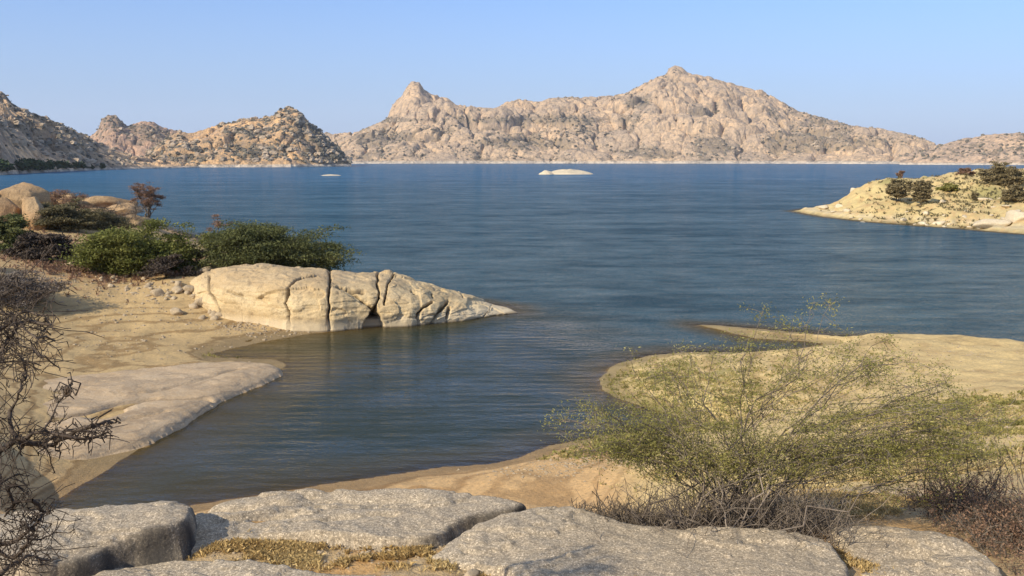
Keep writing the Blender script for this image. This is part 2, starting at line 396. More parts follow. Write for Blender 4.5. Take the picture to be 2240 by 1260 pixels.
def build_ground():
    th = np.radians(np.concatenate([np.arange(-180, -36, 3.0), np.linspace(-36, 36, 640), np.arange(39, 180, 3.0)]))
    r = np.concatenate([np.geomspace(.35, 5.5, 24)[:-1], np.geomspace(5.5, 70, 520)[:-1], np.geomspace(70, 260, 170), np.geomspace(265, 420, 20)])
    R, T = np.meshgrid(r, th, indexing='ij')
    x = (R*np.sin(T)).ravel(); y = (R*np.cos(T)).ravel(); rr = R.ravel()
    z, d = land(x, y, want_d=True)
    n = fbm(x*.25, y*.25, o=4, s=31); n2 = fbm(x*1.6, y*1.6, o=4, s=33)
    def L(a, b, m): return a*(1-m[:, None])+np.array(b)[None]*m[:, None]
    col = np.tile(np.array([[.47, .335, .165]]), (len(x), 1))                         # tan sand
    col = L(col, (.40, .23, .11), np.clip(blob(x, y, 200, 610, 1.7, .22, .10)*1.2, 0, 1)*sstep(-.5, .3, n2))   # red soil by the bushes
    col = L(col, (.50, .30, .15), np.clip(blob(x, y, 250, 455, 3.4, .25, .16), 0, 1))
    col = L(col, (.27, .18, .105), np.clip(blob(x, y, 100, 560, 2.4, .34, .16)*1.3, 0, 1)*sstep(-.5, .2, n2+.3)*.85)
    rt = sstep(.02, .08, np.arctan2(x, y))*sstep(60, 50, rr)*sstep(12, 20, rr)        # right bank
    col = L(col, (.63, .47, .22), rt); col = L(col, (.42, .28, .125), rt*sstep(.05, .45, n2+.4*n)*.55)
    gp = rt*(np.clip(blob(x, y, 1480, 830, .4, .30, .22)*1.4, 0, 1)+np.clip(blob(x, y, 2150, 930, 1.8, .5, .13)*1.3, 0, 1)+np.clip(blob(x, y, 1700, 1000, 2, .5, .25), 0, 1)*.8)
    col = L(col, (.25, .24, .07), np.clip(gp, 0, 1)*sstep(-.1, .4, n2+.5*n)*.6)    # low green growth
    col = L(col, (.64, .52, .20), np.clip(blob(x, y, 1500, 880, .3, .20, .10), 0, 1)*.7)
    fg = sstep(13, 10, rr)
    col = L(col, (.40, .29, .16), fg); col = L(col, (.47, .27, .10), fg*sstep(-.1, .3, n2)*.8)
    sf = sstep(30, 26, rr)*sstep(13, 17, rr)*sstep(.17, .10, np.arctan2(x, y)); col = L(col, (.56, .36, .17), sf)
    pn = sstep(-1, 1, sdf_poly(x, y, PEN)); col = L(col, (.60, .47, .22), pn)
    col = L(col, (.55, .33, .15), pn*sstep(.0, .4, n2)*.6); col = L(col, (.27, .25, .09), pn*sstep(.05, .35, fbm(x*.12, y*.2, o=3, s=41))*sstep(1.5, 3.2, z)*.8)
    col = L(col, (.62, .54, .40), sstep(.9, .5, z)*sstep(.2, .5, z)*pn*.5)
    wet = sstep(.16, .03, z)*sstep(-1.2, .0, d); col = col*(1-.5*wet[:, None])
    col = np.where((d < -.1)[:, None], np.array([[.20, .16, .085]]), col)
    strand = sstep(.0, .12, z)*sstep(1.3, .6, z)*(.55+.3*sstep(0, -.1, np.arctan2(x, y)))*sstep(100, 60, rr)*sstep(9, 13, rr)
    o = obj('ground', np.stack([x, y, z], 1), gridf(len(r), len(th)), M['ground'], attrs={'tint': np.clip(col, 0, 1), 'strand': strand})
    tag(o, kind='structure')
build_ground()

# ------------------------------------------------------------------ water
def water_mat():
    t = NT('water')
    dep = t.attr('depth', 'Fac'); bay = t.attr('bay', 'Fac')
    ln = t.n('VectorMath', operation='LENGTH'); t.l(t.pos(), ln.inputs[0]); dist = ln.outputs['Value']
    swell = t.noise(1, 5, .6, t.mapv((.16, .42, .2), (0, 0, .15)))
    chop = t.noise(1, 4, .65, t.mapv((.8, 1.6, 1), (0, 0, .2)))
    fine = t.noise(1, 3, .6, t.mapv((2.2, 6.5, 1), (0, 0, -.06)))
    lines = t.n('TexWave', wave_type='BANDS', bands_direction='Y'); lines.inputs['Scale'].default_value = .42
    lines.inputs['Distortion'].default_value = 5; lines.inputs['Detail'].default_value = 3; lines.inputs['Detail Scale'].default_value = .35
    t.l(t.mapv((.35, 1, 1), (0, 0, -.09)), lines.inputs['Vector'])
    open_h = t.math('ADD', t.math('MULTIPLY', swell, 1.0), t.math('MULTIPLY', chop, .5))
    bay_h = t.math('ADD', t.math('MULTIPLY', lines.outputs['Fac'], .010), t.math('MULTIPLY', chop, .07))
    bay_h = t.math('ADD', bay_h, t.math('MULTIPLY', fine, .012))
    mixh = t.n('Mix', data_type='FLOAT'); t.l(bay, mixh.inputs[0]); t.l(open_h, mixh.inputs[2]); t.l(bay_h, mixh.inputs[3])
    nrm = t.bump(mixh.outputs[0], 1, 1.0)
    patch = t.noise(1, 10, .68, t.mapv((.016, .05, 1), (0, 0, .12)))
    rip = t.noise(1, 6, .7, t.mapv((.22, .5, 1), (0, 0, .12))); rp2 = t.noise(1, 5, .7, t.mapv((.06, .15, 1), (0, 0, .1))); patch = t.math('ADD', t.math('ADD', t.math('MULTIPLY', patch, .28), t.math('MULTIPLY', rip, .40)), t.math('MULTIPLY', rp2, .32))
    oc = t.mix(t.mr(dist, 40, 500, 0, 1), (.032, .078, .104), (.030, .108, .20))
    oc = t.mix(t.mr(patch, .42, .58, 0, 1), t.mix(1, oc, (.62, .68, .72), 'MULTIPLY'), t.mix(1, oc, (1.35, 1.28, 1.22), 'MULTIPLY'))
    body = t.mix(bay, oc, (.028, .037, .027))
    body = t.mix(t.mr(dep, .0, .65, 1, 0), body, (.095, .075, .032))
    df = t.n('BsdfDiffuse'); t.l(body, df.inputs[0])
    tr = t.n('BsdfTransparent'); tr.inputs[0].default_value = (.80, .72, .52, 1)
    alpha = t.math('POWER', 2.718, t.math('MULTIPLY', dep, -4.5))
    m1 = t.n('MixShader'); t.l(alpha, m1.inputs[0]); t.l(df.outputs[0], m1.inputs[1]); t.l(tr.outputs[0], m1.inputs[2])
    gl = t.n('BsdfGlossy'); gl.inputs['Roughness'].default_value = .06; t.l(nrm, gl.inputs['Normal'])
    fr = t.n('Fresnel'); fr.inputs[0].default_value = 1.33; t.l(nrm, fr.inputs['Normal'])
    ff = t.mr(fr.outputs[0], 0, 1, 0, .68)
    pm = t.mr(patch, .43, .57, .60, 1.42); ff = t.math('MULTIPLY', ff, pm)
    m2 = t.n('MixShader'); t.l(ff, m2.inputs[0]); t.l(m1.outputs[0], m2.inputs[1]); t.l(gl.outputs[0], m2.inputs[2])
    t.l(m2.outputs[0], t.out.inputs[0]); return t.m
M['water'] = water_mat()
def build_water():
    th = np.radians(np.linspace(-75, 75, 420)); r = np.concatenate([np.geomspace(12, 300, 330)[:-1], np.geomspace(300, 4200, 30)])
    R, T = np.meshgrid(r, th, indexing='ij'); x = (R*np.sin(T)).ravel(); y = (R*np.cos(T)).ravel()
    z, d = land(x, y, detail=False, want_d=True)
    far = R.ravel() > 320
    dep = np.where(far, 5, np.clip(-z, 0, 5))
    # sheltered bay: inside the line from the headland tip to the right-hand spit
    tip, sp = P(1128, 684), P(1300, 800)
    bp = [tuple(P(*q)[:2]) for q in ((1128, 690), (1330, 790), (1330, 1200), (60, 1300), (60, 900), (500, 740), (800, 690))]
    bay = sstep(-7, 3, sdf_poly(x, y, bp)+1.5*fbm(x*.15, y*.15, s=5))
    bay = np.maximum(bay, .6*sstep(40, 2, np.where(far, -99, d+0*x)*-1)*0)
    o = obj('lake_water', np.stack([x, y, np.zeros_like(x)], 1), gridf(len(r), len(th)), M['water'], attrs={'depth': dep, 'bay': bay})
    tag(o, kind='structure')
build_water()

# ------------------------------------------------------------------ hills across the lake
def interp(pts, x):
    p = np.array(pts, float); return np.interp(x, p[:, 0], p[:, 1])
def gsm(a, k):
    if k < 1: return a
    w_ = np.exp(-.5*(np.arange(-3*k, 3*k+1)/k)**2); w_ /= w_.sum()
    return np.convolve(np.pad(a, 3*k, mode='edge'), w_, 'valid')
HILLS = []
def hill(name, sky_, shore, ridge, ncol, nrow, relief, block, tint, seed, base_k=25, gamma=1.0, bare=(), scrubby=(), ring=5, dens=.5, vs_=.6):
    x0, x1 = sky_[0][0], sky_[-1][0]
    px = np.linspace(x0, x1, ncol); prof = interp(sky_, px)
    prof = prof + gsm(np.random.RandomState(seed).normal(size=ncol), 2)*1.6+gsm(np.random.RandomState(seed+5).normal(size=ncol), 6)*2.5
    u = (px-1120)/FPX
    ds = interp(shore, px); dr = interp(ridge, px)
    # a point at forward distance D seen at row y: height = CAM_Z - D*tan(angle)
    def hz(y, D): a = PITCH+np.arctan((y-630)/FPX); return CAM_Z-D*np.tan(a)*1.0
    zr = np.maximum(hz(prof, dr), 1.5); zb = gsm(zr, base_k); extra = zr-zb
    t = np.concatenate([np.linspace(0, 1, nrow), 1+np.linspace(0, 1, 26)[1:]**1.3*1.2])
    Tm, U = np.meshgrid(t, u, indexing='ij'); n = Tm.shape
    D = ds[None]+(dr-ds)[None]*Tm; x = D*U*1.0; y = D
    S = np.where(Tm <= 1, np.clip(Tm, 0, 1)**gamma, np.clip(1-(Tm-1)/1.15, 0, 1)**1.2)
    S = np.where(Tm <= 1, S*.82+.18*sstep(0, 1, Tm), S)
    z = zb[None]*S + extra[None]*np.exp(-((Tm-1)/.13)**2)
    env = np.sin(np.clip(Tm, 0, 1)*PI)**.7*(Tm <= 1)+.35*np.exp(-((Tm-1)/.1)**2)
    L_ = relief[0]
    rd = ridged(x/L_, y/L_, o=4, s=seed)
    z = z+relief[1]*env*zb[None]*(rd-.1)
    wx = x+8*vn(x/40, y/40, s=seed+2); wy = y+8*vn(x/40, y/40, s=seed+3)
    for (bs, ba) in block:
        f1, f2, cid = worley(wx/bs, wy/bs, z/bs*vs_, s=seed+int(bs))
        if bs == block[1][0]: jnt = sstep(.16, .03, f2-f1)
        if bs == block[0][0]: jn0 = sstep(.10, .02, f2-f1)
        z = z+ba*env*(np.sqrt(np.clip(1-(f1*1.15)**2, 0, 1))-.6+.8*(cid-.5)-.5*(sstep(.12, 0, f2-f1)))
    z = z+1.2*env*fbm(x/9, y/9, o=3, s=seed+9)
    z = np.maximum(z, np.where(Tm < .02, -1.5, np.minimum(4.5, D*0+ring*sstep(0, .05, Tm))))
    # keep the skyline where it stands: scale each column's heights
    k = (z-CAM_Z)/D; km = k.max(0); kt = (zr-CAM_Z)/dr
    fac = np.where(km > .004, (kt*dr+CAM_Z)/np.maximum(km*dr+CAM_Z, 1), 1); fac = gsm(np.clip(fac, .5, 1.6), 3)
    z = np.where(z > ring, ring+(z-ring)*fac[None], z)
    z[0] = -2.5
    V = np.stack([x.ravel(), y.ravel(), z.ravel()], 1)
    qx, qy = proj(V)
    sb = fbm(V[:, 0]/60, V[:, 1]/60, V[:, 2]/60, o=4, s=seed+40)+dens-.5+.45*jnt.ravel()*(.4+fbm(V[:, 0]/90, V[:, 1]/90, o=2, s=seed+41))+.35*jn0.ravel()
    for (bx, by, rx, ry) in bare: sb -= 1.2*np.exp(-((qx-bx)/rx)**2-((qy-by)/ry)**2)
    for (bx, by, rx, ry) in scrubby: sb += 1.5*np.exp(-((qx-bx)/rx)**2-((qy-by)/ry)**2)
    col = np.tile(np.array(tint)[None], (len(V), 1))
    n = fbm(V[:, 0]/110, V[:, 1]/110, V[:, 2]/80, o=3, s=seed+50)[:, None]
    col = col*(1+.16*n)+np.array([[.05, .015, -.02]])*n
    m = (sstep(.05, .3, sb)*.6)[:, None]; col = col*(1-m)+np.array([[.17, .15, .11]])*m
    rg = (sstep(ring+1.2, ring-.8, V[:, 2])*.9)[:, None]; col = col*(1-rg)+np.array([[.66, .60, .50]])*rg
    o = obj(name, V, gridf(*Tm.shape), M['hill'], attrs={'tint': np.clip(col, 0, 1)})
    tag(o, kind='structure')
    HILLS.append((V.reshape(Tm.shape+(3,)), sb.reshape(Tm.shape), nrow, x0, x1, ring))
    return o
PINK = (.47, .37, .275)
hill('hill', [(560, 300), (640, 296), (700, 288), (725, 293), (780, 290), (830, 270), (852, 258), (862, 232), (880, 214), (894, 192), (904, 179), (921, 179), (931, 195), (950, 208), (980, 214),
    (1000, 230), (1050, 235), (1085, 237), (1102, 225), (1130, 218), (1180, 225), (1200, 214), (1240, 213), (1300, 213), (1360, 205), (1390, 190), (1420, 172), (1450, 162), (1456, 148), (1468, 144),
    (1482, 146), (1495, 160), (1540, 166), (1600, 186), (1660, 200), (1710, 230), (1745, 246), (1800, 261), (1850, 276), (1920, 281), (1960, 290), (2000, 302), (2050, 318), (2150, 325), (2350, 330), (2700, 335)],
    [(560, 2000), (1200, 2100), (1700, 2050), (2100, 1750), (2700, 1500)], [(560, 2900), (900, 2650), (1470, 2800), (1900, 2700), (2100, 2300), (2700, 2000)],
    1500, 240, (260, .22), [(105, 34), (44, 13), (20, 3.5)], (.60, .455, .31), 11, 30, .85,
    bare=[(1480, 305, 38, 40), (1455, 235, 40, 35), (1620, 270, 50, 50), (940, 235, 55, 40), (1230, 235, 130, 14), (1860, 345, 100, 8), (2000, 330, 100, 14), (1550, 200, 60, 20)],
    scrubby=[(1430, 335, 50, 12), (1560, 318, 50, 16), (1180, 262, 160, 8), (1120, 310, 60, 10), (840, 300, 50, 14), (1780, 310, 90, 20), (900, 262, 70, 5), (1400, 225, 25, 14)], ring=5, dens=.32, vs_=.32)
hill('hill', [(1960, 340), (2020, 328), (2060, 312), (2100, 302), (2160, 293), (2240, 290), (2330, 284), (2450, 280), (2700, 290)], [(1960, 1650), (2700, 1300)], [(1960, 1800), (2700, 1600)],
    320, 60, (120, .12), [(40, 6), (16, 3)], (.60, .45, .32), 23, 20, 1.0, ring=3, dens=.45)
hill('hill', [(120, 345), (170, 318), (205, 302), (228, 284), (236, 262), (250, 251), (268, 251), (276, 262), (290, 277), (305, 270), (325, 265), (348, 267), (372, 280), (400, 287), (450, 300), (520, 315), (600, 335)],
    [(120, 1300), (600, 1500)], [(120, 1600), (600, 1800)], 420, 90, (120, .15), [(40, 9), (18, 4)], (.58, .39, .27), 37, 10, .9, ring=3, dens=.5)
hill('hill', [(330, 335), (380, 300), (400, 289), (430, 291), (460, 281), (500, 272), (520, 270), (540, 262), (570, 259), (598, 256), (615, 248), (628, 238), (640, 235), (652, 238), (668, 252), (690, 274), (712, 290),
    (722, 302), (738, 318), (752, 337), (766, 354), (771, 359)], [(330, 1040), (460, 1060), (640, 1090), (771, 1180)], [(330, 1250), (640, 1340), (771, 1230)],
    620, 150, (150, .26), [(60, 11), (24, 4.5)], (.64, .43, .235), 41, 12, .9, bare=[(480, 315, 40, 20)], scrubby=[(560, 330, 50, 14), (700, 320, 30, 25), (740, 345, 20, 14), (420, 345, 60, 6)], ring=3, dens=.5)
hill('hill', [(-900, 120), (-500, 150), (-200, 170), (-60, 185), (0, 192), (18, 197), (32, 204), (45, 226), (62, 236), (100, 254), (150, 274), (200, 298), (240, 322), (300, 342), (380, 352), (440, 357)],
    [(-900, 420), (0, 520), (100, 640), (230, 800), (440, 1010)], [(-900, 700), (0, 860), (230, 960), (440, 1080)],
    900, 170, (150, .22), [(48, 12), (19, 5)], (.84, .58, .34), 53, 12, .95, bare=[], scrubby=[(60, 270, 70, 14), (150, 310, 80, 12)], ring=1.5, dens=.42)

# low scrub on the hillsides: nobody could count it
def lumps(cent, rad, sq=.7, seed=0, ns=6):
    """many small irregular domes joined into one mesh"""
    rs = np.random.RandomState(seed); n = len(cent)
    ang = np.linspace(0, 2*PI, ns, endpoint=False)
    v = np.zeros((n, 2*ns+1, 3))
    for k, (rr_, zz) in enumerate(((1.0, -.25), (.78, .55))):
        j = rs.uniform(.7, 1.25, (n, ns))
        v[:, k*ns:(k+1)*ns, 0] = np.cos(ang+k*.4)*rr_*j; v[:, k*ns:(k+1)*ns, 1] = np.sin(ang+k*.4)*rr_*j
        v[:, k*ns:(k+1)*ns, 2] = zz*rs.uniform(.7, 1.3, (n, ns))
    v[:, -1, 2] = rs.uniform(.8, 1.15, n)
    v *= np.stack([rad, rad, rad*sq], -1)[:, None, :]; v += cent[:, None, :]
    f = []
    for i in range(ns):
        j = (i+1) % ns; f += [(i, j, ns+j), (i, ns+j, ns+i), (ns+i, ns+j, 2*ns)]
    f = np.array(f)[None]+(np.arange(n)*(2*ns+1))[:, None, None]
    return v.reshape(-1, 3), f.reshape(-1, 3)
def scrub_on(hi, count, rmin, rmax, seed, thr=.0, what='scrub'):
    V, sb, nrow, x0, x1, ring = HILLS[hi]; rs = np.random.RandomState(seed)
    i = rs.randint(2, nrow-1, count*6); j = rs.randint(1, V.shape[1]-1, count*6)
    p = V[i, j]; m = (sb[i, j]+rs.normal(0, .18, len(i)) > thr) & (p[:, 2] > ring+2)
    p = p[m][:count]+np.stack([rs.uniform(-1.5, 1.5, m.sum())[:count], rs.uniform(-2, 2, m.sum())[:count], np.zeros(m.sum())[:count]], -1)
    return p, rs.uniform(0, 1, len(p))**2*(rmax-rmin)+rmin
allv = [];
for hi, cnt, a, b in ((0, 7500, 1.4, 4.4), (1, 1100, 1.6, 4.5), (2, 900, 1.2, 3.5), (3, 2000, 1.2, 4.0), (4, 2200, .8, 2.8)):
    allv.append(scrub_on(hi, cnt, a, b, 100+hi))
pv, pr = np.concatenate([a[0] for a in allv]), np.concatenate([a[1] for a in allv])
v, f = lumps(pv, pr, .8, 1)
tag(obj('hillside_scrub', v, f, M['scrub'], smooth=False), 'grey green scrub dotted over the granite hills across the lake', 'scrub', kind='stuff')
allv = []
for hi, cnt, a, b in ((0, 900, 2.5, 7), (2, 250, 1.5, 5), (3, 450, 1.5, 6), (4, 1300, .9, 4.5)):
    p_, r_ = scrub_on(hi, cnt, a, b, 200+hi, -.1); allv.append((p_, r_))
pv, pr = np.concatenate([a[0] for a in allv]), np.concatenate([a[1] for a in allv])
v, f = lumps(pv-np.array([0, 0, .2]), pr, .75, 2)
M['hillrock'] = rock_mat('hill_boulder', (.42, .32, .22), (.50, .40, .29), (.16, .13, .11), .05, (.9, .3), .4, .3)
tag(obj('hillside_boulders', v, f, M['hillrock'], smooth=False), 'pale granite boulders strewn over the hills across the lake', 'boulders', kind='stuff')

# ------------------------------------------------------------------ rock helpers
def rock_mesh(name, size, mat, seed, sub=3, flat=0, sharp=.35):
    """an irregular boulder: sphere cut by random planes, then weathered"""
    import bmesh
    bm = bmesh.new(); bmesh.ops.create_icosphere(bm, subdivisions=sub, radius=1)
    v = np.array([q.co[:] for q in bm.verts]); f = np.array([[q.index for q in fc.verts] for fc in bm.faces]); bm.free()
    rs = np.random.RandomState(seed)
    for _ in range(16):
        n = rs.normal(size=3); n /= np.linalg.norm(n); h = rs.uniform(.6, .84)
        d = v@n-h; v = v-np.where(d > 0, d*(1-sharp*.3), 0)[:, None]*n
    v = v*(1+.10*fbm(v[:, 0]*2+seed, v[:, 1]*2, v[:, 2]*2, o=5, s=seed)-.05*sstep(.25, .6, ridged(v[:, 0]*1.3+seed, v[:, 1]*1.3, v[:, 2]*1.8, o=3, s=seed+4)))[:, None]
    v = v*np.array(size)[None]
    return mesh(name, v, f, mat, True)
def put_rock(name, x, y, size, mat, seed, label, cat='rock', group=None, sink=.25, sub=2, z=None):
    me = rock_mesh(name, size, mat, seed, sub); o = put(name, me)
    o.location = (x, y, (G(x, y) if z is None else z)+size[2]*(1-sink)-size[2]*.35); o.rotation_euler = (0, 0, seed*1.7)
    return tag(o, label, cat, group)

def slab(name, px_out, ztop, thick, mat, label, seed, res=.03, edge=.12, tilt=(0, 0), amp=.04, cracks=(), parent=None, bulge=.03, under=.02, shade_crust=(), rough=1., flake=.028, ref=None, cat='rock slab'):
    """a granite slab: closed outline lying at its own height, rounded rim, vertical weathered sides"""
    poly = smooth_closed([P(a, b, ztop) for a, b in px_out], 2)
    pa = np.array(poly); x0, y0 = pa.min(0)-.1; x1, y1 = pa.max(0)+.1
    c = pa.mean(0)
    nx, ny = int((x1-x0)/res)+2, int((y1-y0)/res)+2
    X, Y = np.meshgrid(np.linspace(x0, x1, nx), np.linspace(y0, y1, ny)); x, y = X.ravel(), Y.ravel()
    sc_ = min(1.6, max(.4, edge/.12))
    def dfun(x, y): return sdf_poly(x, y, poly)+(.10*fbm(x*1.3, y*1.3, o=3, s=seed)+.05*rough*fbm(x*6, y*6, o=3, s=seed+1))*sc_
    d = dfun(x, y); keep = d > -.02*sc_
    vid = np.full(len(x), -1); vid[keep] = 1
    f0 = gridf(ny, nx); f0 = f0[keep[f0].all(1)]
    ed = np.sort(np.concatenate([f0[:, [0, 1]], f0[:, [1, 2]], f0[:, [2, 3]], f0[:, [3, 0]]]), 1)
    ue, cnt = np.unique(ed, axis=0, return_counts=True); bnd = np.unique(ue[cnt == 1])
    bx_, by_ = x[bnd].copy(), y[bnd].copy()
    for _ in range(3):   # draw the stepped border onto the true outline
        h_ = .01; dd = dfun(bx_, by_); gx_ = (dfun(bx_+h_, by_)-dfun(bx_-h_, by_))/(2*h_); gy_ = (dfun(bx_, by_+h_)-dfun(bx_, by_-h_))/(2*h_)
        gg = np.maximum(gx_**2+gy_**2, .2); st_ = np.clip((dd+.01)/gg, -1.2*res, 1.2*res); bx_ -= st_*gx_; by_ -= st_*gy_
    x = x.copy(); y = y.copy(); x[bnd] = bx_; y[bnd] = by_; d[bnd] = np.maximum(dfun(bx_, by_), -.01)
    e = np.clip(d/edge, 0, 1); rim = np.sqrt(np.clip(1-(1-e)**2, 0, 1))
    top = ztop+tilt[0]*(x-c[0])+tilt[1]*(y-c[1])+bulge*(1-np.exp(-np.clip(d, 0, 9)/(6*edge)))+amp*fbm(x*1.1, y*1.1, o=5, s=seed+2)+.012*fbm(x*12, y*12, o=3, s=seed+3)
    hf = fbm(x*.9+seed, y*1.5, o=5, s=seed+20, g=.55); top = top+flake*(sstep(-.012, .012, hf)+.7*sstep(.16, .18, hf)-.8*sstep(-.18, -.16, -hf)*0)
    top = top-flake*.5*sstep(.93, .99, ridged(x*.8, y*.8, o=3, s=seed+31))
    for cr in cracks:
        w_ = [tuple(P(a, b, ztop)[:2]) for a, b in cr[0]]
        dc = d_polyline(x+.04*fbm(x*5, y*5, s=8), y+.04*fbm(x*5, y*5, s=9), w_); top = top-cr[2]*np.exp(-(dc/cr[1])**2)
    z = top-thick*(1-rim)
    vid = np.full(len(x), -1); vid[keep] = np.arange(keep.sum())
    f = gridf(ny, nx); kf = keep[f].all(1); f = vid[f[kf]]
    V = np.stack([x, y, z], 1)[keep]
    # side wall: boundary vertices dropped to the foot
    ed = np.sort(np.concatenate([f[:, [0, 1]], f[:, [1, 2]], f[:, [2, 3]], f[:, [3, 0]]]), 1)
    ue, cnt = np.unique(ed, axis=0, return_counts=True); be = ue[cnt == 1]; bvv = np.unique(be)
    mp = {int(a): i+len(V) for i, a in enumerate(bvv)}
    low = V[bvv].copy(); low[:, 2] -= thick*.9+.12
    ctr = V[:, :2].mean(0); 
    if under > .03:      # undercut: the foot of the wall stands back under the top
        gx_ = (sdf_poly(low[:, 0]+.03, low[:, 1], poly)-sdf_poly(low[:, 0]-.03, low[:, 1], poly))/.06; gy_ = (sdf_poly(low[:, 0], low[:, 1]+.03, poly)-sdf_poly(low[:, 0], low[:, 1]-.03, poly))/.06
        low[:, 0] += gx_*under; low[:, 1] += gy_*under
    else: low[:, :2] += (ctr-low[:, :2])*.02
    sf = np.array([[a, b, mp[int(b)], mp[int(a)]] for a, b in be])
    V = np.concatenate([V, low]); F = np.concatenate([f, sf])
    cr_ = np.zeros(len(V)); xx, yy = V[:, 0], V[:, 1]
    for (ca, cb, cw) in shade_crust:
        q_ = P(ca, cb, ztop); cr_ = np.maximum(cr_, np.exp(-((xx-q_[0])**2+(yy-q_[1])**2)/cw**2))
    dv = np.concatenate([d[keep], np.full(len(low), -.1)]); cr_ = cr_*sstep(.20, .02, dv+.07*fbm(xx*9, yy*9, o=3, s=5)+.03)  # painted shade and lichen kept to the rim and side wall
    o = obj(name, V, F, mat, parent=parent, origin=None if parent else (c[0], c[1], ztop-thick), attrs={'shade_crust': cr_})
    if not parent: tag(o, label, cat)
    return o

# foreground granite
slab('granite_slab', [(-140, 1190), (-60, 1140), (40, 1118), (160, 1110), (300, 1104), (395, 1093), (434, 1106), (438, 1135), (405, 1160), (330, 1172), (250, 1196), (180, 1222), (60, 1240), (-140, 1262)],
     5.66, .42, M['granite'], 'dark edged granite block with an overhanging shadowed side, beside the thorny dead shrub', 3, .022, .07, (0, 0), .05, under=.26, shade_crust=((434, 1110, .22), (420, 1150, .3), (330, 1175, .35), (250, 1200, .35), (180, 1225, .3)))  # overhang's shade painted on together with the dark lichen
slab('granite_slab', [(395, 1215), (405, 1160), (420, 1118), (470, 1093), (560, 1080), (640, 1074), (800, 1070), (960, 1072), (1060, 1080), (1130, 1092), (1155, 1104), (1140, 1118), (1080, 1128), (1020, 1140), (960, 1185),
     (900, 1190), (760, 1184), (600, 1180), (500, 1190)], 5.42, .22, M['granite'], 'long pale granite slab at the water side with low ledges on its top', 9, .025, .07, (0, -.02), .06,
     shade_crust=((1140, 1112, .22), (1060, 1135, .28), (1000, 1160, .15), (940, 1185, .12)), under=.1, cracks=[([(420, 1105), (500, 1118), (560, 1115), (700, 1096), (900, 1100)], .12, .07), ([(640, 1150), (760, 1135), (860, 1128)], .05, .05), ([(560, 1140), (620, 1120), (700, 1100)], .05, .05), ([(440, 1125), (500, 1122), (540, 1112)], .06, .07), ([(470, 1150), (540, 1140), (640, 1132)], .04, .04)])
slab('granite_slab', [(925, 1225), (960, 1195), (1010, 1165), (1080, 1135), (1180, 1115), (1262, 1108), (1340, 1134), (1450, 1150), (1600, 1158), (1740, 1154), (1800, 1172), (1840, 1205), (1862, 1250), (1880, 1360), (1050, 1380), (1130, 1262), (1020, 1240)],
     5.46, .25, M['granite'], 'broad grey granite slab in front of the big green bush', 15, .025, .06, (0, 0), .06)
slab('granite_slab', [(1806, 1150), (1880, 1153), (1980, 1156), (2060, 1166), (2130, 1198), (2200, 1245), (2290, 1340), (1960, 1380), (1895, 1330), (1878, 1250), (1850, 1195), (1820, 1172)],
     5.36, .25, M['granite'], 'granite slab beyond the crack, narrowing towards the brown scrub corner', 21, .022, .06, (0, 0), .05,
     cracks=[([(1860, 1235), (1960, 1220), (2100, 1222)], .09, .04)])
slab('granite_slab', [(60, 1310), (150, 1258), (260, 1234), (400, 1219), (500, 1224), (640, 1241), (800, 1250), (930, 1256), (1060, 1275), (1000, 1400), (0, 1420)],
     5.44, .25, M['granite'], 'granite slab along the lower edge with dry grass behind it', 27, .022, .06, (0, .0), .05)
# smooth pale rock running down from the long slab to the water
slab('shore_rock', [(395, 1110), (520, 1082), (640, 1066), (800, 1050), (950, 1044), (1080, 1060), (1180, 1090), (1100, 1120), (700, 1130), (400, 1150)], 3.9, .9, M['tongue'],
     'smooth pale rock face sloping from the slabs down to the cove', 33, .06, .8, (0, -.12), .05, rough=.2, bulge=.3, cat='rock')

# smooth rock tongue on the left beach
slab('rock_tongue', [(-260, 880), (0, 841), (130, 822), (300, 804), (430, 788), (520, 783), (590, 787), (627, 797), (612, 810), (562, 830), (510, 850), (455, 878), (400, 912), (330, 950), (200, 985), (60, 1010), (-260, 1060)],
     .36, .42, M['banded'], 'smooth tan rock tongue with wavy bands reaching into the still cove', 39, .09, .9, (-.014, .0), .03,
     cracks=[([(120, 925), (200, 908), (262, 890), (330, 878), (400, 872), (452, 866)], .17, .42), ([(330, 862), (420, 838), (520, 808)], .14, .10), ([(215, 915), (262, 898)], .34, .30), ([(150, 950), (260, 925), (360, 900)], .12, .10)], rough=.1, flake=.02, bulge=.22, cat='rock')
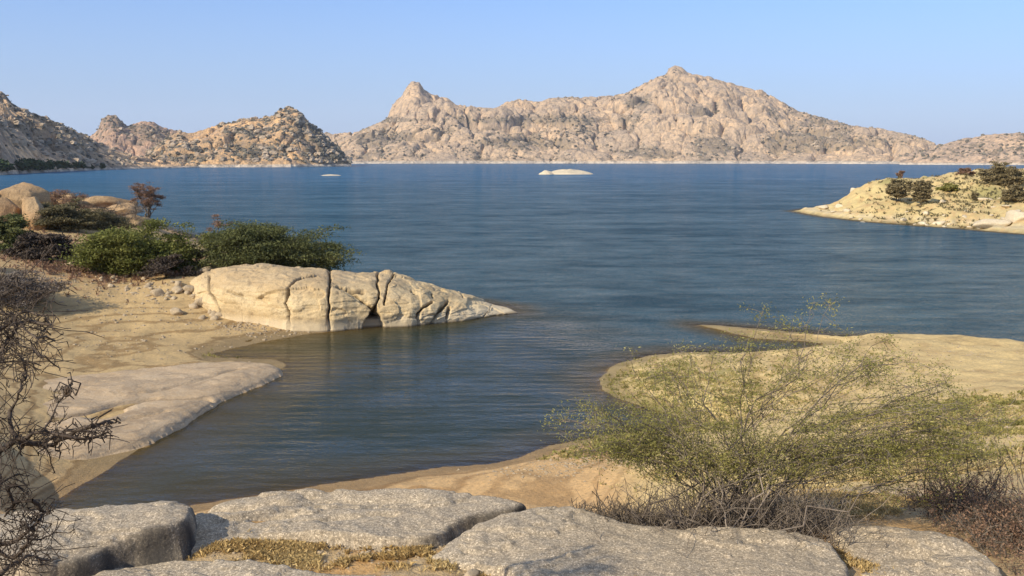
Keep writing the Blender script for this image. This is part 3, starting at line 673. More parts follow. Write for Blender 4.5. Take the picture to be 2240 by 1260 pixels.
# ------------------------------------------------------------------ headland outcrop with cracked blocks
def headland():
    base = [(395, 640, 1.1), (440, 668, .9), (480, 684, .7), (560, 700, .45), (640, 718, .2), (700, 724, .05), (730, 725, 0), (780, 720, 0), (830, 717, 0), (900, 714, 0), (960, 708, 0), (1000, 704, 0), (1050, 696, 0), (1100, 688, 0), (1135, 684, 0)]
    top = [(395, 622), (430, 604), (450, 594), (500, 585), (560, 583), (640, 586), (720, 593), (790, 596), (850, 601), (900, 616), (960, 633), (1020, 650), (1080, 666), (1112, 675), (1135, 683.5)]
    nc, nr = 560, 190
    px = np.linspace(398, 1133, nc); bp = np.array(base)
    B = np.array([P(a, np.interp(a, bp[:, 0], bp[:, 1]), np.interp(a, bp[:, 0], bp[:, 2])) for a in px])
    dep = interp([(395, 2.0), (450, 3.6), (600, 4.6), (850, 4.4), (1000, 3.0), (1100, 1.2), (1135, .15)], px)
    ty = interp(top, px)
    Cr = np.array([PD(a, b, B[i, 1]+dep[i]) for i, (a, b) in enumerate(zip(px, ty))])
    K = Cr.copy(); K[:, 1] += interp([(395, 3), (600, 6), (850, 6), (1000, 4.5), (1135, .4)], px); K[:, 0] += 0; K[:, 2] = -.5
    t = np.linspace(0, 1, nr); V = np.zeros((nr, nc, 3)); tf = .62
    for k, tt in enumerate(t):
        if tt < tf:
            a = tt/tf*PI/2; e = interp([(395, 1.0), (500, .62), (900, .62), (1060, .95), (1135, 1)], px)
            h = np.sin(a)**e; hh = 1-np.cos(a)**(e*1.15)
            V[k] = B+(Cr-B)*np.stack([hh, hh, h], -1)
        else:
            a = (tt-tf)/(1-tf)*PI/2
            V[k] = Cr+(K-Cr)*np.stack([np.full(nc, math.sin(a)), np.full(nc, math.sin(a)), np.full(nc, (1-math.cos(a)**1.2))], -1)
    V[0, :, 2] -= .5
    qx, qy = proj(V.reshape(-1, 3)); qx = qx.reshape(nr, nc); qy = qy.reshape(nr, nc)
    gx = np.gradient(V, axis=1); gt = np.gradient(V, axis=0); N = np.cross(gx, gt); N /= np.linalg.norm(N, axis=-1, keepdims=True)+1e-9
    if N[60, 200, 1] > 0: N = -N
    X, Y, Z = V[..., 0], V[..., 1], V[..., 2]
    front = (t[:, None] <= tf+.1)*1.0
    w1 = 9*fbm(X*1.6, Z*1.6, Y*1.6, o=5, s=3, g=.65); w2 = 9*fbm(X*1.6, Z*1.6, Y*1.6, o=5, s=8, g=.65)
    wx, wy = qx+w1*.6, qy+w2*.6
    cracks = [  # polyline in photo measure, half width, depth
        ([(722, 585), (722, 620), (720, 650), (718, 690), (722, 730)], 4.5, .30),
        ([(826, 590), (829, 640), (826, 660), (817, 680)], 4, .45),
        ([(760, 628), (790, 655), (812, 676), (820, 690)], 2.8, .35),
        ([(740, 628), (770, 633), (795, 640)], 6, .28),
        ([(862, 600), (850, 616), (843, 640), (842, 665)], 3.5, .30),
        ([(690, 607), (660, 610), (640, 622), (628, 640), (620, 664), (628, 690), (634, 720)], 4.5, .38),
        ([(980, 655), (968, 672), (955, 692), (944, 710)], 6, .55),
        ([(944, 662), (925, 672), (912, 690), (918, 712)], 4, .40),
        ([(984, 668), (980, 690), (979, 710)], 4.5, .5),
        ([(1095, 655), (1078, 664), (1068, 678), (1060, 694)], 2.4, .16),
        ([(500, 640), (530, 648)], 5, .12), ([(455, 600), (452, 640), (470, 664), (486, 690)], 4.5, .22),
        ([(905, 630), (910, 640)], 4, .15), ([(945, 640), (947, 650)], 4, .18), ([(1010, 638), (1012, 648)], 3, .15),
    ]
    disp = np.zeros((nr, nc)); crev = np.zeros((nr, nc))
    for pl, w_, dp in cracks:
        dd = d_polyline(wx, wy, pl); wn = w_*.5*(1+.6*fbm(X*2, Z*2, Y*2, o=2, s=44)); disp -= dp*1.3*np.exp(-(dd/wn)**2)*front; disp -= dp*.16*np.exp(-(dd/(w_*3))**2)*front; crev = np.maximum(crev, np.exp(-(dd/wn)**2)*min(1, dp*2.6)*front)
    tri = sdf_poly(wx, wy, [(820, 664), (846, 722), (786, 726), (800, 700)]); disp -= 1.9*sstep(-2, 5, tri)*front; crev = np.maximum(crev, .9*sstep(-2, 6, tri))
    f1, f2, cid = worley(X*.35, Y*.35, Z*.8, s=77); disp += .22*(cid-.5)+.10*(.5-f1)
    g1, g2, gid = worley(X*1.0+.4*w1/9, Y*1.0, Z*1.5, s=79); disp += .13*(gid-.5)*sstep(.0, .3, g2-g1); crev = np.maximum(crev, .35*sstep(.04, .0, g2-g1)*sstep(.1, .4, fbm(X*.8, Y*.8, Z*.8, s=91)))
    tap = interp([(395, .6), (500, 1), (950, 1), (1080, .45), (1135, .05)], px)[None]*sstep(0, .06, t)[:, None]
    disp += .20*fbm(X*.35, Y*.35, Z*.6, o=3, s=5)*tap+.045*fbm(X*1.6, Y*1.6, Z*5, o=5, s=6)*tap+.03*ridged(X*1.2, Y*1.2, Z*9, o=3, s=16)*tap
    disp += .05*sstep(-.03, .03, fbm(X*.5, Y*.5, Z*2.4, o=4, s=18))*tap
    V = V+N*(disp*np.where(disp < -.12, np.maximum(tap, .3), 1))[..., None]
    # keep the crest line
    root = empty('rock_outcrop', B[nc//2]); tag(root, 'long cracked sandy rock headland tapering into the lake below the flat acacia', 'rock outcrop')
    fq = gridf(nr, nc); cx = wx.ravel()[fq].mean(1); cy = wy.ravel()[fq].mean(1)
    def xl(pts): p = np.array(sorted(pts, key=lambda q: q[1])); return np.interp(cy, p[:, 1], p[:, 0])
    b0 = xl([(455, 600), (452, 640), (470, 664), (486, 690)]); b1 = xl([(690, 590), (690, 607), (640, 622), (628, 640), (620, 664), (628, 690), (634, 720)])
    b2 = xl([(722, 585), (720, 650), (722, 730)]); b3 = xl([(826, 590), (829, 640), (820, 690), (820, 730)]); b3b = xl([(862, 590), (850, 616), (842, 640), (842, 660)])
    b4 = xl([(1000, 600), (984, 650), (975, 662), (944, 710)]); b5 = xl([(1095, 655), (1068, 678), (1060, 694)]); b4b = xl([(1000, 600), (984, 668), (979, 710)])
    diag = np.interp(cx, [722, 760, 790, 812, 828], [626, 628, 655, 676, 690])
    lab = np.zeros(len(fq), int)
    lab[cx >= b0] = 1; lab[cx >= b1] = 2; lab[cx >= b2] = 3; lab[(cx >= b2) & (cy > diag) & (np.arange(len(fq))//(nc-1) < nr*.55)] = 4; lab[cx >= b3] = 5
    lab[(cx >= b4)] = 6; lab[cx >= b4b] = 7; lab[cx >= b5] = 8
    for k in range(9):
        fk = fq[lab == k]
        if len(fk) < 4: continue
        u_, inv = np.unique(fk, return_inverse=True)
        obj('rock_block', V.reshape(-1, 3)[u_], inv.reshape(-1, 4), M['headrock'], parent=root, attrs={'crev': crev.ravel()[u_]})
headland()
p = P(538, 690, .5); put_rock('boulder', p[0], p[1], (1.05, .75, .68), M['head'], 5, 'pale rounded boulder lying on the sand at the foot of the cracked headland', 'boulder', sub=4)

# ------------------------------------------------------------------ rubble between the bushes and the sand
rs = np.random.RandomState(5)
named = [((452, 618), (.55, .4, .42), 'grey angular stone wedged at the inner end of the headland'), ((415, 640), (.6, .45, .35), 'sandy stone between the green bush and the headland'),
         ((345, 645), (.45, .3, .3), 'pale stone lying apart on the sand under the green bush'), ((172, 603), (.6, .4, .3), 'whitish stone at the shaded foot of the green bush'),
         ((455, 650), (.7, .5, .42), 'squat stone leaning on the cracked headland foot'), ((385, 660), (.55, .35, .28), 'flat stone at the edge of the beach below the rubble')]
for i, ((a, b), s_, lb) in enumerate(named):
    z_ = 1.3; p = P(a, b, z_); put_rock('rock', p[0], p[1], s_, M['rubble'], 50+i, lb, sub=3)
shared = [rock_mesh('rock', (1, .75, .6), M['rubble'], 80+i, 2) for i in range(7)]
for i in range(90):
    q = rs.uniform(0, 1); a = 120+370*q**.7; b = 604+70*max(0, (a-120)/370)**1.2+rs.normal(0, 11)
    zz = np.interp(b, [600, 690], [1.55, .7]); p = P(a, b, zz); s_ = rs.uniform(.12, .36)*(1.25 if a > 380 else .8)
    o = put('rock', shared[i % 7]); o.location = (p[0], p[1], G(p[0], p[1])+.1*s_); o.rotation_euler = (rs.uniform(-.3, .3), rs.uniform(-.3, .3), rs.uniform(0, 6)); o.scale = (s_, s_, s_*rs.uniform(.6, 1.3))
    tag(o, 'small loose stone in the rubble strip between bushes and sand', 'stone', 'loose stones at the back of the beach')
p = P(1030, 1218, 5.6); put_rock('rock', p[0], p[1], (.085, .06, .05), M['rubble'], 91, 'fist sized tan stone on dry soil between the granite slabs', 'stone', sub=3)
p = P(470, 1118, 5.5); put_rock('rock', p[0], p[1], (.12, .07, .05), M['tongue'], 92, 'small pale stone on the long slab near the dark edged block', 'stone', sub=3)
p = P(1262, 1010, .5); 

# left outcrop of orange boulders behind the bushes
for (a, b, dist, s_, sd, lb) in ((48, 405, 84, (2.7, 2.2, 1.7), 3, 'tallest orange domed boulder behind the bushes on the near shore'), (-70, 412, 82, (3.2, 2.5, 2.3), 8, 'boulder half out of view beside the tallest orange dome'),
        (12, 438, 78, (1.5, 1.5, 1.8), 12, 'pale split boulder at the foot of the orange dome'), (72, 440, 78, (1.7, 1.4, 1.8), 15, 'pale block under the orange dome, next to the olive bush'), (120, 455, 79, (1.3, 1.2, 1.3), 17, 'lower pale block half hidden by the wide olive bush'),
        (225, 428, 103, (4.2, 1.8, 1.3), 18, 'long flat orange rock on the near shore against the blue water'), (262, 446, 101, (2.2, 1.6, 1.1), 22, 'low tan rock in front of the bare brown tree'),
        (150, 430, 100, (2.6, 1.6, 1.3), 25, 'low orange rock behind the brown dry shrubs'), (285, 474, 96, (2.2, 1.4, .8), 28, 'low grey tan ledge beside the foot of the bare tree')):
    q = PD(a, b, dist); o = put('boulder', rock_mesh('boulder', s_, M['orange'], sd, 4, sharp=.15)); o.location = (q[0], q[1], q[2]-s_[2]*.72); o.rotation_euler = (0, 0, (sd % 5)*.35-.7)
    tag(o, lb, 'boulder')
# islet and awash rock
def mound(name, px, py, L_, Wd, Hh, mat, label, seed, cat='islet'):
    c = P(px, py); n = 90; m = 46
    X, Y = np.meshgrid(np.linspace(-1.15, 1.15, n), np.linspace(-1.15, 1.15, m)); r = np.sqrt(X**2+Y**2)
    z = Hh*np.clip(1-r**2*(1+.25*fbm(X*2, Y*2, s=seed)), -.3, 1)**1*1.0*(1+.5*fbm(X*3, Y*3, o=4, s=seed+1))
    z = np.where(z > 0, np.abs(z)**.8, z)
    return tag(obj(name, np.stack([X.ravel()*L_/2+c[0], Y.ravel()*Wd/2+c[1], z.ravel()], 1), gridf(m, n), mat, origin=c), label, cat)
M['islet'] = rock_mat('islet_rock', (.60, .49, .33), (.66, .56, .40), (.28, .23, .15), .12, (2, .2), .5, .3)
mound('islet', 1242, 381, 32, 22, 3.6, M['islet'], 'small pale rock islet alone in the middle of the lake', 5)
mound('rock_islet', 1195, 381.5, 9, 8, 2.6, M['islet'], 'low pale rock hump joined to the near end of the islet', 9, 'rock')
mound('rock_islet', 724, 384, 12, 6, .5, M['islet'], 'thin pale rock just awash near the far left shore', 7, 'rock')
# rocks at the foot of the right-hand peninsula
for i, (a, b, s_, lb) in enumerate(((2170, 497, (2.6, 1.5, .9), 'broad pale rock at the waterline of the right-hand peninsula'), (2225, 490, (2.6, 1.6, 1.3), 'highest pale rock on the peninsula shore by the frame edge'),
        (2120, 495, (1.1, .8, .5), 'small pale rock at the peninsula waterline beside the broad one'), (2018, 491, (.9, .6, .35), 'flat pale rock at the peninsula waterline below the twin bushes'),
        (1800, 455, (1.0, .8, .5), 'pale stone on the crest near the peninsula tip'), (1835, 446, (1.1, .8, .6), 'pale stone halfway up the peninsula crest'), (1868, 425, (1.1, .9, .7), 'pale stone under the crest bush of the peninsula'),
        (2150, 455, (1.6, .8, .4), 'grey flat rock on the peninsula slope under the large bush'), (2060, 470, (.8, .5, .4), 'small grey rock low on the peninsula slope'))):
    z_ = [.1, .5, .1, .1, .8, 1.6, 2.8, 1.6, .6][i]; q = P(a, b, z_); put_rock('rock', q[0], q[1], s_, M['islet'], 120+i, lb, sub=3)

rs = np.random.RandomState(15); sp_ = [rock_mesh('rock', (1, .75, .5), M['islet'], 180+i, 2) for i in range(6)]
for i in range(46):
    a = rs.uniform(1790, 2235); b = np.interp(a, [1790, 1900, 2235], [470, 478, 498])-abs(rs.normal(0, 16)); z_ = np.interp(b, [430, 500], [2.6, .2]); q = P(a, b, z_); s_ = rs.uniform(.25, .8)
    o = put('rock', sp_[i % 6]); o.location = (q[0], q[1], G(q[0], q[1])+.1*s_); o.rotation_euler = (rs.uniform(-.3, .3), rs.uniform(-.3, .3), rs.uniform(0, 6)); o.scale = (s_*1.3, s_, s_*rs.uniform(.6, 1.3))
    tag(o, 'small loose rock on the slope above the waterline of the right-hand peninsula', 'stone', 'loose rocks on the peninsula slope')
# ------------------------------------------------------------------ plants
def tubes(segs, sides=4):
    s = np.array(segs, float)                    # x0 y0 z0 x1 y1 z1 r0 r1
    p0, p1, r0, r1 = s[:, :3], s[:, 3:6], s[:, 6], s[:, 7]
    d = p1-p0; d /= np.linalg.norm(d, axis=1, keepdims=True)+1e-9
    a = np.where(np.abs(d[:, 2:3]) < .9, np.array([[0, 0, 1.]]), np.array([[1., 0, 0]]))
    u = np.cross(d, a); u /= np.linalg.norm(u, axis=1, keepdims=True)+1e-9; w_ = np.cross(d, u)
    an = np.linspace(0, 2*PI, sides, endpoint=False)
    ring = u[:, None]*np.cos(an)[None, :, None]+w_[:, None]*np.sin(an)[None, :, None]
    v = np.concatenate([p0[:, None]+ring*r0[:, None, None], p1[:, None]+ring*r1[:, None, None]], 1).reshape(-1, 3)
    f = np.array([[i, (i+1) % sides, sides+(i+1) % sides, sides+i] for i in range(sides)])
    return v, (f[None]+(np.arange(len(s))*2*sides)[:, None, None]).reshape(-1, 4)
def leaves(c, ln, wd, rs, up=.5, flat=0):
    n = len(c); a = rs.normal(size=(n, 3)); a[:, 2] *= (1-up*.7); a /= np.linalg.norm(a, axis=1, keepdims=True)
    b = rs.normal(size=(n, 3)); b[:, 2] *= (1-up); b = np.cross(a, np.cross(b, a)); b /= np.linalg.norm(b, axis=1, keepdims=True)+1e-9
    L_ = (ln*rs.uniform(.6, 1.4, n))[:, None]; W_ = (wd*rs.uniform(.6, 1.4, n))[:, None]
    v = np.stack([c-a*L_*.5, c+b*W_*.5, c+a*L_*.5, c-b*W_*.5], 1).reshape(-1, 3)
    return v, np.arange(4*n).reshape(n, 4)
def bez(p0, p1, p2, n):
    t = np.linspace(0, 1, n)[:, None]; return (1-t)**2*p0+2*t*(1-t)*p1+t*t*p2
def path_segs(pts, r0, r1, rs, wob=0.):
    pts = pts.copy()
    if wob and len(pts) > 2: pts[1:-1] += rs.normal(0, wob, (len(pts)-2, 3))
    r = np.linspace(r0, r1, len(pts)); return [(*pts[i], *pts[i+1], r[i], r[i+1]) for i in range(len(pts)-1)], pts
def kmeans(p, k, rs):
    c = p[rs.choice(len(p), k, replace=False)]
    for _ in range(6):
        l = ((p[:, None]-c[None])**2).sum(-1).argmin(1)
        c = np.array([p[l == i].mean(0) if (l == i).any() else c[i] for i in range(k)])
    return l, c
def plant(name, label, cat, base, targets, k, rad, leaf, mats, seed, spread=.3, per=60, twig=4, twig_len=.4, group=None, base_spread=.2, leaf_sq=.5, jit=.02, sides=4, stem_name='branch', up=.5, min_r=.003):
    """stems from the base to each clump of the crown, then twigs, then leaves about the twigs"""
    rs = np.random.RandomState(seed); base = np.array(base, float); targets = np.array(targets, float)
    root = empty(name, base); tag(root, label, cat, group)
    l, cen = kmeans(targets, k, rs); ends = []
    for i in range(k):
        tg = targets[l == i]
        if not len(tg): continue
        b0 = base+np.array([rs.normal(0, base_spread), rs.normal(0, base_spread), -.05])
        c = cen[i]; mid = b0*.5+c*.5; mid[2] += .12*np.linalg.norm(c-b0); mid[:2] = b0[:2]*.6+c[:2]*.4+rs.normal(0, .05, 2)*np.linalg.norm(c-b0)
        ls = np.linalg.norm(c-b0); main = bez(b0, mid, c, 12); segs, main = path_segs(main, rad, rad*.35, rs, ls*jit)
        for tp in tg:
            j = int(rs.randint(4, 12)); s0 = main[j]; dl = np.linalg.norm(tp-s0)
            m2 = (s0+tp)/2+rs.normal(0, .08, 3)*dl+np.array([0, 0, .08*dl])
            sg, pt = path_segs(bez(s0, m2, tp, 7), rad*.35, max(rad*.12, min_r), rs, dl*.025); segs += sg
            for _ in range(twig):
                q = pt[rs.randint(3, 7)]; e = q+rs.normal(0, twig_len, 3)*np.array([1, 1, .7])
                mm = (q+e)/2+rs.normal(0, .12*twig_len, 3)
                sg, p2 = path_segs(np.array([q, mm, e]), max(rad*.12, min_r), min_r*.7, rs); segs += sg; ends += [p2[1], p2[2], p2[2]]
            ends += [pt[-1], pt[-2]]
        v, f = tubes(segs, sides); obj(stem_name, v, f, mats[0], parent=root)
    if per > 0:
        ends = np.array(ends); c = np.repeat(ends, per, 0)+rs.normal(0, spread, (len(ends)*per, 3))*np.array([1, 1, leaf_sq])
        v, f = leaves(c, leaf[0], leaf[1], rs, up); o = obj('foliage', v, f, mats[1], parent=root, smooth=False); o['kind'] = 'stuff'
    return root
def crown(c, r, n, seed, under=.15, layers=None, shell=.55):
    """clump centres filling the upper part of an ellipsoid"""
    rs = np.random.RandomState(seed); out = []
    while len(out) < n:
        q = rs.uniform(-1, 1, 3); d = np.linalg.norm(q)
        if d > 1 or d < shell*rs.uniform(.3, 1) or q[2] < -under: continue
        if layers: q[2] = round(q[2]*layers)/layers+rs.normal(0, .04)
        q[:2] *= 1+.15*math.sin(3*math.atan2(q[1], q[0])+seed)
        out.append(np.array(c)+q*np.array(r))
    return out

def shrub(px, py, dist, wpx, hpx, name, label, cat, mats, seed, n=40, per=30, k=6, leaf=(.14, .07), layers=None, under=.3, rad=.07, depth=1.0, group=None, spread=None, twig=3, base_dx=0, up=.5, ground=None, skew=0):
    """shrub whose foot stands at photo place px, py; width and height given in photo pixels"""
    q = PD(px, py, dist); g = G(q[0], q[1]) if ground is None else ground
    s_ = dist/FPX; W_, H_ = wpx*s_, hpx*s_; zc = q[2]
    c = (q[0], q[1], zc+H_*.46); r = (W_*.5*.95, W_*.5*.8*depth, H_*.64)
    tg = crown(c, r, n, seed, under*1.6, layers)
    for t_ in tg: t_[2] -= skew*(t_[0]-c[0])
    tg = [t_ for t_ in tg if t_[2] > g+.1] or tg
    return plant(name, label, cat, (q[0]+base_dx, q[1], g), tg, k, rad, leaf, mats, seed, spread or W_*.045, per, twig, W_*.05, group, base_spread=W_*.03, leaf_sq=.28, up=up, min_r=.012*dist/60)

# near-shore bushes on the left land
shrub(294, 622, 58, 250, 122, 'acacia_bush', 'rounded bright green acacia bush above the sandy beach', 'bush', (M['bark'], M['acacia']), 1, 105, 50, 9, (.19, .08), 3, .45, group=None, spread=.38)
shrub(604, 590, 60, 305, 92, 'acacia_tree', 'flat topped dark green acacia behind the cracked headland', 'tree', (M['bark'], M['acacia_dark']), 2, 105, 46, 9, (.18, .07), 2.5, .3, skew=.10, spread=.42)
shrub(505, 586, 62, 150, 75, 'acacia_bush', 'olive yellow bush between the round green bush and flat acacia', 'bush', (M['bark'], M['acacia']), 31, 44, 40, 5, (.17, .07), 4, .3)
shrub(440, 598, 60, 90, 62, 'dry_bush', 'small brown olive bush wedged between the two green acacias', 'bush', (M['bark'], M['olive']), 3, 18, 26, 4, (.15, .06))
shrub(375, 628, 56, 130, 66, 'dry_bush', 'dark grey twiggy bush at the shaded foot of the green acacia', 'bush', (M['dead'], M['dead']), 33, 34, 36, 5, (.17, .05))
shrub(478, 560, 66, 75, 98, 'bare_shrub', 'bare reddish brown shrub rising behind the flat acacia', 'shrub', (M['bark'], M['brown']), 4, 16, 16, 4, (.16, .03), rad=.05)
shrub(322, 494, 104, 88, 92, 'bare_tree', 'bare reddish brown tree on a forked pale trunk against the water', 'tree', (M['bark'], M['brown']), 6, 26, 22, 4, (.25, .05), under=.0, rad=.13)
shrub(130, 518, 79, 150, 70, 'dry_bush', 'wide dark olive bush below the orange boulders', 'bush', (M['bark'], M['olive']), 7, 80, 48, 7, (.22, .09))
shrub(210, 512, 83, 150, 42, 'dry_bush', 'low brown grey bush joining the wide olive bush', 'bush', (M['bark'], M['olive']), 77, 50, 40, 6, (.22, .07))
shrub(140, 468, 92, 130, 56, 'bare_shrub', 'hazy brown leafless shrub in front of the flat orange rock', 'shrub', (M['bark'], M['brown']), 8, 24, 24, 5, (.22, .05))
shrub(270, 492, 95, 140, 52, 'bare_shrub', 'grey brown leafless shrub under the bare tree', 'shrub', (M['bark'], M['greytwig']), 9, 24, 22, 5, (.22, .04))
shrub(5, 585, 63, 150, 112, 'dark_bush', 'nearly black bush on the bank beneath the orange dome', 'bush', (M['dead'], M['acacia_dark']), 10, 70, 48, 6, (.2, .09))
shrub(90, 602, 60, 150, 86, 'dark_bush', 'dark twiggy bush beside the green acacia on the bank', 'bush', (M['dead'], M['dead']), 12, 60, 46, 7, (.2, .07))
shrub(50, 700, 48, 200, 100, 'dead_bush', 'grey brown dead bush alone at the top of the sandy beach', 'bush', (M['dead'], M['greytwig']), 13, 70, 42, 8, (.18, .04))
shrub(-60, 640, 52, 120, 110, 'dark_bush', 'dark bush cut by the picture edge above the beach', 'bush', (M['dead'], M['acacia_dark']), 14, 30, 30, 6, (.18, .06))
# peninsula
for (a, b, dist, w_, h_, nm, lb, ct, mt, sd) in (
    (1965, 430, 143, 55, 35, 'dry_bush', 'olive bush of the twin pair nearer the peninsula tip', 'bush', (M['bark'], M['olive_far']), 15),
    (2016, 436, 141, 45, 40, 'dry_bush', 'rounder darker bush of the twin pair on the peninsula slope', 'bush', (M['bark'], M['olive_far']), 16),
    (2195, 408, 150, 94, 47, 'dry_bush', 'largest olive brown bush on the peninsula crest', 'bush', (M['bark'], M['olive_far']), 17),
    (2222, 446, 138, 58, 38, 'dark_bush', 'dark round bush under the largest bush of the peninsula', 'bush', (M['dead'], M['olive_far']), 18),
    (1967, 389, 168, 22, 20, 'bare_tree', 'tiny reddish tree standing on the peninsula crest', 'tree', (M['bark'], M['brown']), 19),
    (2112, 388, 168, 34, 18, 'bare_shrub', 'low reddish shrub on the skyline of the peninsula', 'shrub', (M['bark'], M['brown']), 20),
    (2145, 398, 158, 20, 20, 'dry_bush', 'small dark bush just before the largest peninsula bush', 'bush', (M['bark'], M['olive_far']), 21),
    (2133, 436, 141, 18, 14, 'dry_bush', 'single small bush in the middle of the peninsula slope', 'bush', (M['bark'], M['olive_far']), 22),
    (2075, 420, 150, 46, 16, 'dry_bush', 'spreading low yellow olive bush on the peninsula slope', 'bush', (M['bark'], M['near_leaf']), 25),
    (1932, 406, 160, 14, 10, 'dark_bush', 'tiny dark shrub at the tip end of the peninsula crest', 'bush', (M['dead'], M['olive_far']), 24)):
    n_ = 12 if w_ < 30 else 60
    shrub(a, b, dist, w_, h_, nm, lb, ct, mt, sd, n_, 26, 3 if w_ < 30 else 5, (.34, .16), rad=.07, under=.6)

# trees along the far left shore, one dark mass
def treeline():
    rs = np.random.RandomState(3); P_ = []; R_ = []
    for i in range(230):
        a = rs.uniform(-420, 232); D_ = np.interp(a, [-420, 0, 100, 230], [470, 535, 655, 810])+rs.uniform(0, 45)
        p = PD(a, 349, D_); rr_ = rs.uniform(4.5, 8.5)*np.interp(a, [0, 150, 232], [1, .8, .45]); P_.append((p[0], p[1], 1.4+rr_*.3)); R_.append(rr_)
    P_, R_ = np.array(P_), np.array(R_); n = 110
    c = np.repeat(P_, n, 0); rr_ = np.repeat(R_, n); q = rs.normal(size=(len(c), 3)); q /= np.linalg.norm(q, axis=1, keepdims=True)
    q[:, 2] = np.abs(q[:, 2])*.9-.1; c = c+q*(rr_*rs.uniform(.6, 1.05, len(c)))[:, None]
    v, f = leaves(c, 2.8, 2.0, rs); v2, f2 = lumps(P_, R_*.85, .9, 9)
    f2q = np.concatenate([f2, f2[:, 2:3]], 1)
    o = obj('shore_woodland', np.concatenate([v, v2]), np.concatenate([f, np.zeros((0, 4), int)]), M['treeline'], smooth=False)
    tag(o, 'dark green belt of trees along the far shore under the hill', 'woodland', kind='stuff')
M['treeline'] = leaf_mat('far_tree_leaf', (.035, .055, .022), (.06, .085, .03), .1)
treeline()

# ---- big foreground bush
def big_bush():
    rs = np.random.RandomState(11); base = P(1610, 1140, 5.3); D0 = base[1]
    tg = []
    while len(tg) < 205:
        a = rs.uniform(-1, 1); h = rs.uniform(0, 1)**.45
        cx = 1690+a*460; topy = 800+150*abs(a)**2.0+rs.normal(0, 18); boty = 1040+30*abs(a)-rs.uniform(0, 30)
        if a > .6: boty -= 60
        if a < -.5: topy += 60; boty -= 60
        yy = topy+(boty-topy)*h; dz = rs.uniform(-.75, .95)
        if abs(a) > .75 and rs.rand() < .5: continue
        tg.append(PD(cx, yy, D0+dz*(1-abs(a)*.4)))
    for (x_, y_, n_) in ((1250, 905, 5), (1330, 900, 9), (1400, 910, 10), (1480, 800, 8), (1550, 790, 5), (1640, 760, 3), (1720, 720, 2), (1760, 780, 5), (1812, 690, 2), (1860, 770, 8), (1950, 790, 8),
                         (2060, 840, 10), (2130, 900, 12), (2190, 930, 5), (2230, 900, 3), (2180, 1000, 4), (2080, 1030, 8), (1430, 840, 7), (1650, 700, 1), (1350, 960, 5), (1980, 1060, 6), (1420, 1010, 5)):
        for _ in range(n_): tg.append(PD(x_+rs.normal(0, 24), y_+rs.normal(0, 16), D0+rs.uniform(-.6, .8)))
    plant('thorn_bush', 'large feathery yellow green thorn bush growing behind the granite slabs', 'bush', base, tg, 30, .0105, (.028, .0105), (M['greytwig'], M['near_leaf']), 21,
          spread=.05, per=9, twig=6, twig_len=.12, base_spread=.30, leaf_sq=.7, sides=4, min_r=.0022, jit=.02)
big_bush()
def tangle(name, label, cat, px0, px1, py, z0, n, ln, mat, seed, h=.3, sides=3, r=.006, depth=.35, per=0, leafm=None, slope=.5):
    """low tangle of dead grey twigs"""
    rs = np.random.RandomState(seed); c = P((px0+px1)/2, py, z0); segs = []; ends = []
    for i in range(n):
        a = rs.uniform(px0, px1); b = P(a, py, z0); b = b+np.array([0, rs.normal(0, depth), 0]); b[2] = G(b[0], b[1])-.02
        hh = h*(.35+.65*math.sin(PI*np.clip((a-px0)/(px1-px0), .02, .98)))
        d = np.array([rs.normal(0, slope), rs.normal(0, slope*.8), rs.uniform(.3, 1)]); d = d/np.linalg.norm(d)*hh*rs.uniform(.4, 1.3)
        pts = [b]
        for k in range(5):
            d = d+rs.normal(0, .35, 3)*np.linalg.norm(d)*.7; pts.append(pts[-1]+d*.28)
        pts = np.array(pts); pts[:, 2] = np.maximum(pts[:, 2], b[2]); rr_ = r*rs.uniform(.5, 1.8)
        sg, pt = path_segs(pts, rr_, rr_*.4, rs); segs += sg
        for _ in range(5):
            q = pt[rs.randint(1, 6)]; e = q+rs.normal(0, ln, 3); e[2] = max(e[2], b[2]); segs.append((*q, *e, rr_*.45, rr_*.2)); ends.append(e)
    root = empty(name, (c[0], c[1], G(c[0], c[1]))); tag(root, label, cat)
    v, f = tubes(segs, sides); o = obj('twigs', v, f, mat, parent=root); o['kind'] = 'stuff'
    if per:
        ends = np.array(ends); cc = np.repeat(ends, per, 0)+rs.normal(0, .03, (len(ends)*per, 3)); v, f = leaves(cc, .03, .012, rs)
        o = obj('foliage', v, f, leafm, parent=root, smooth=False); o['kind'] = 'stuff'
    return root
tangle('dead_brushwood', 'mat of broken grey twigs at the foot of the big thorn bush', 'brushwood', 1390, 1850, 1140, 5.3, 850, .07, M['greytwig'], 41, .50, r=.0045)
tangle('dead_brushwood', 'thin line of dark dead sticks trailing along the slab edge from the bush', 'brushwood', 1255, 1480, 1116, 5.3, 420, .04, M['bark'], 42, .17)
tangle('brown_scrub', 'brown dry scrub filling the corner beside the granite slab', 'scrub', 2080, 2420, 1185, 5.0, 420, .07, M['bark'], 43, .40, per=10, leafm=M['brown'], depth=.7)
tangle('brown_scrub', 'small dark brown scrub clump above the slab beyond the crack', 'scrub', 2035, 2140, 1125, 4.6, 160, .06, M['dead'], 44, .36, per=5, leafm=M['brown'], depth=.3)

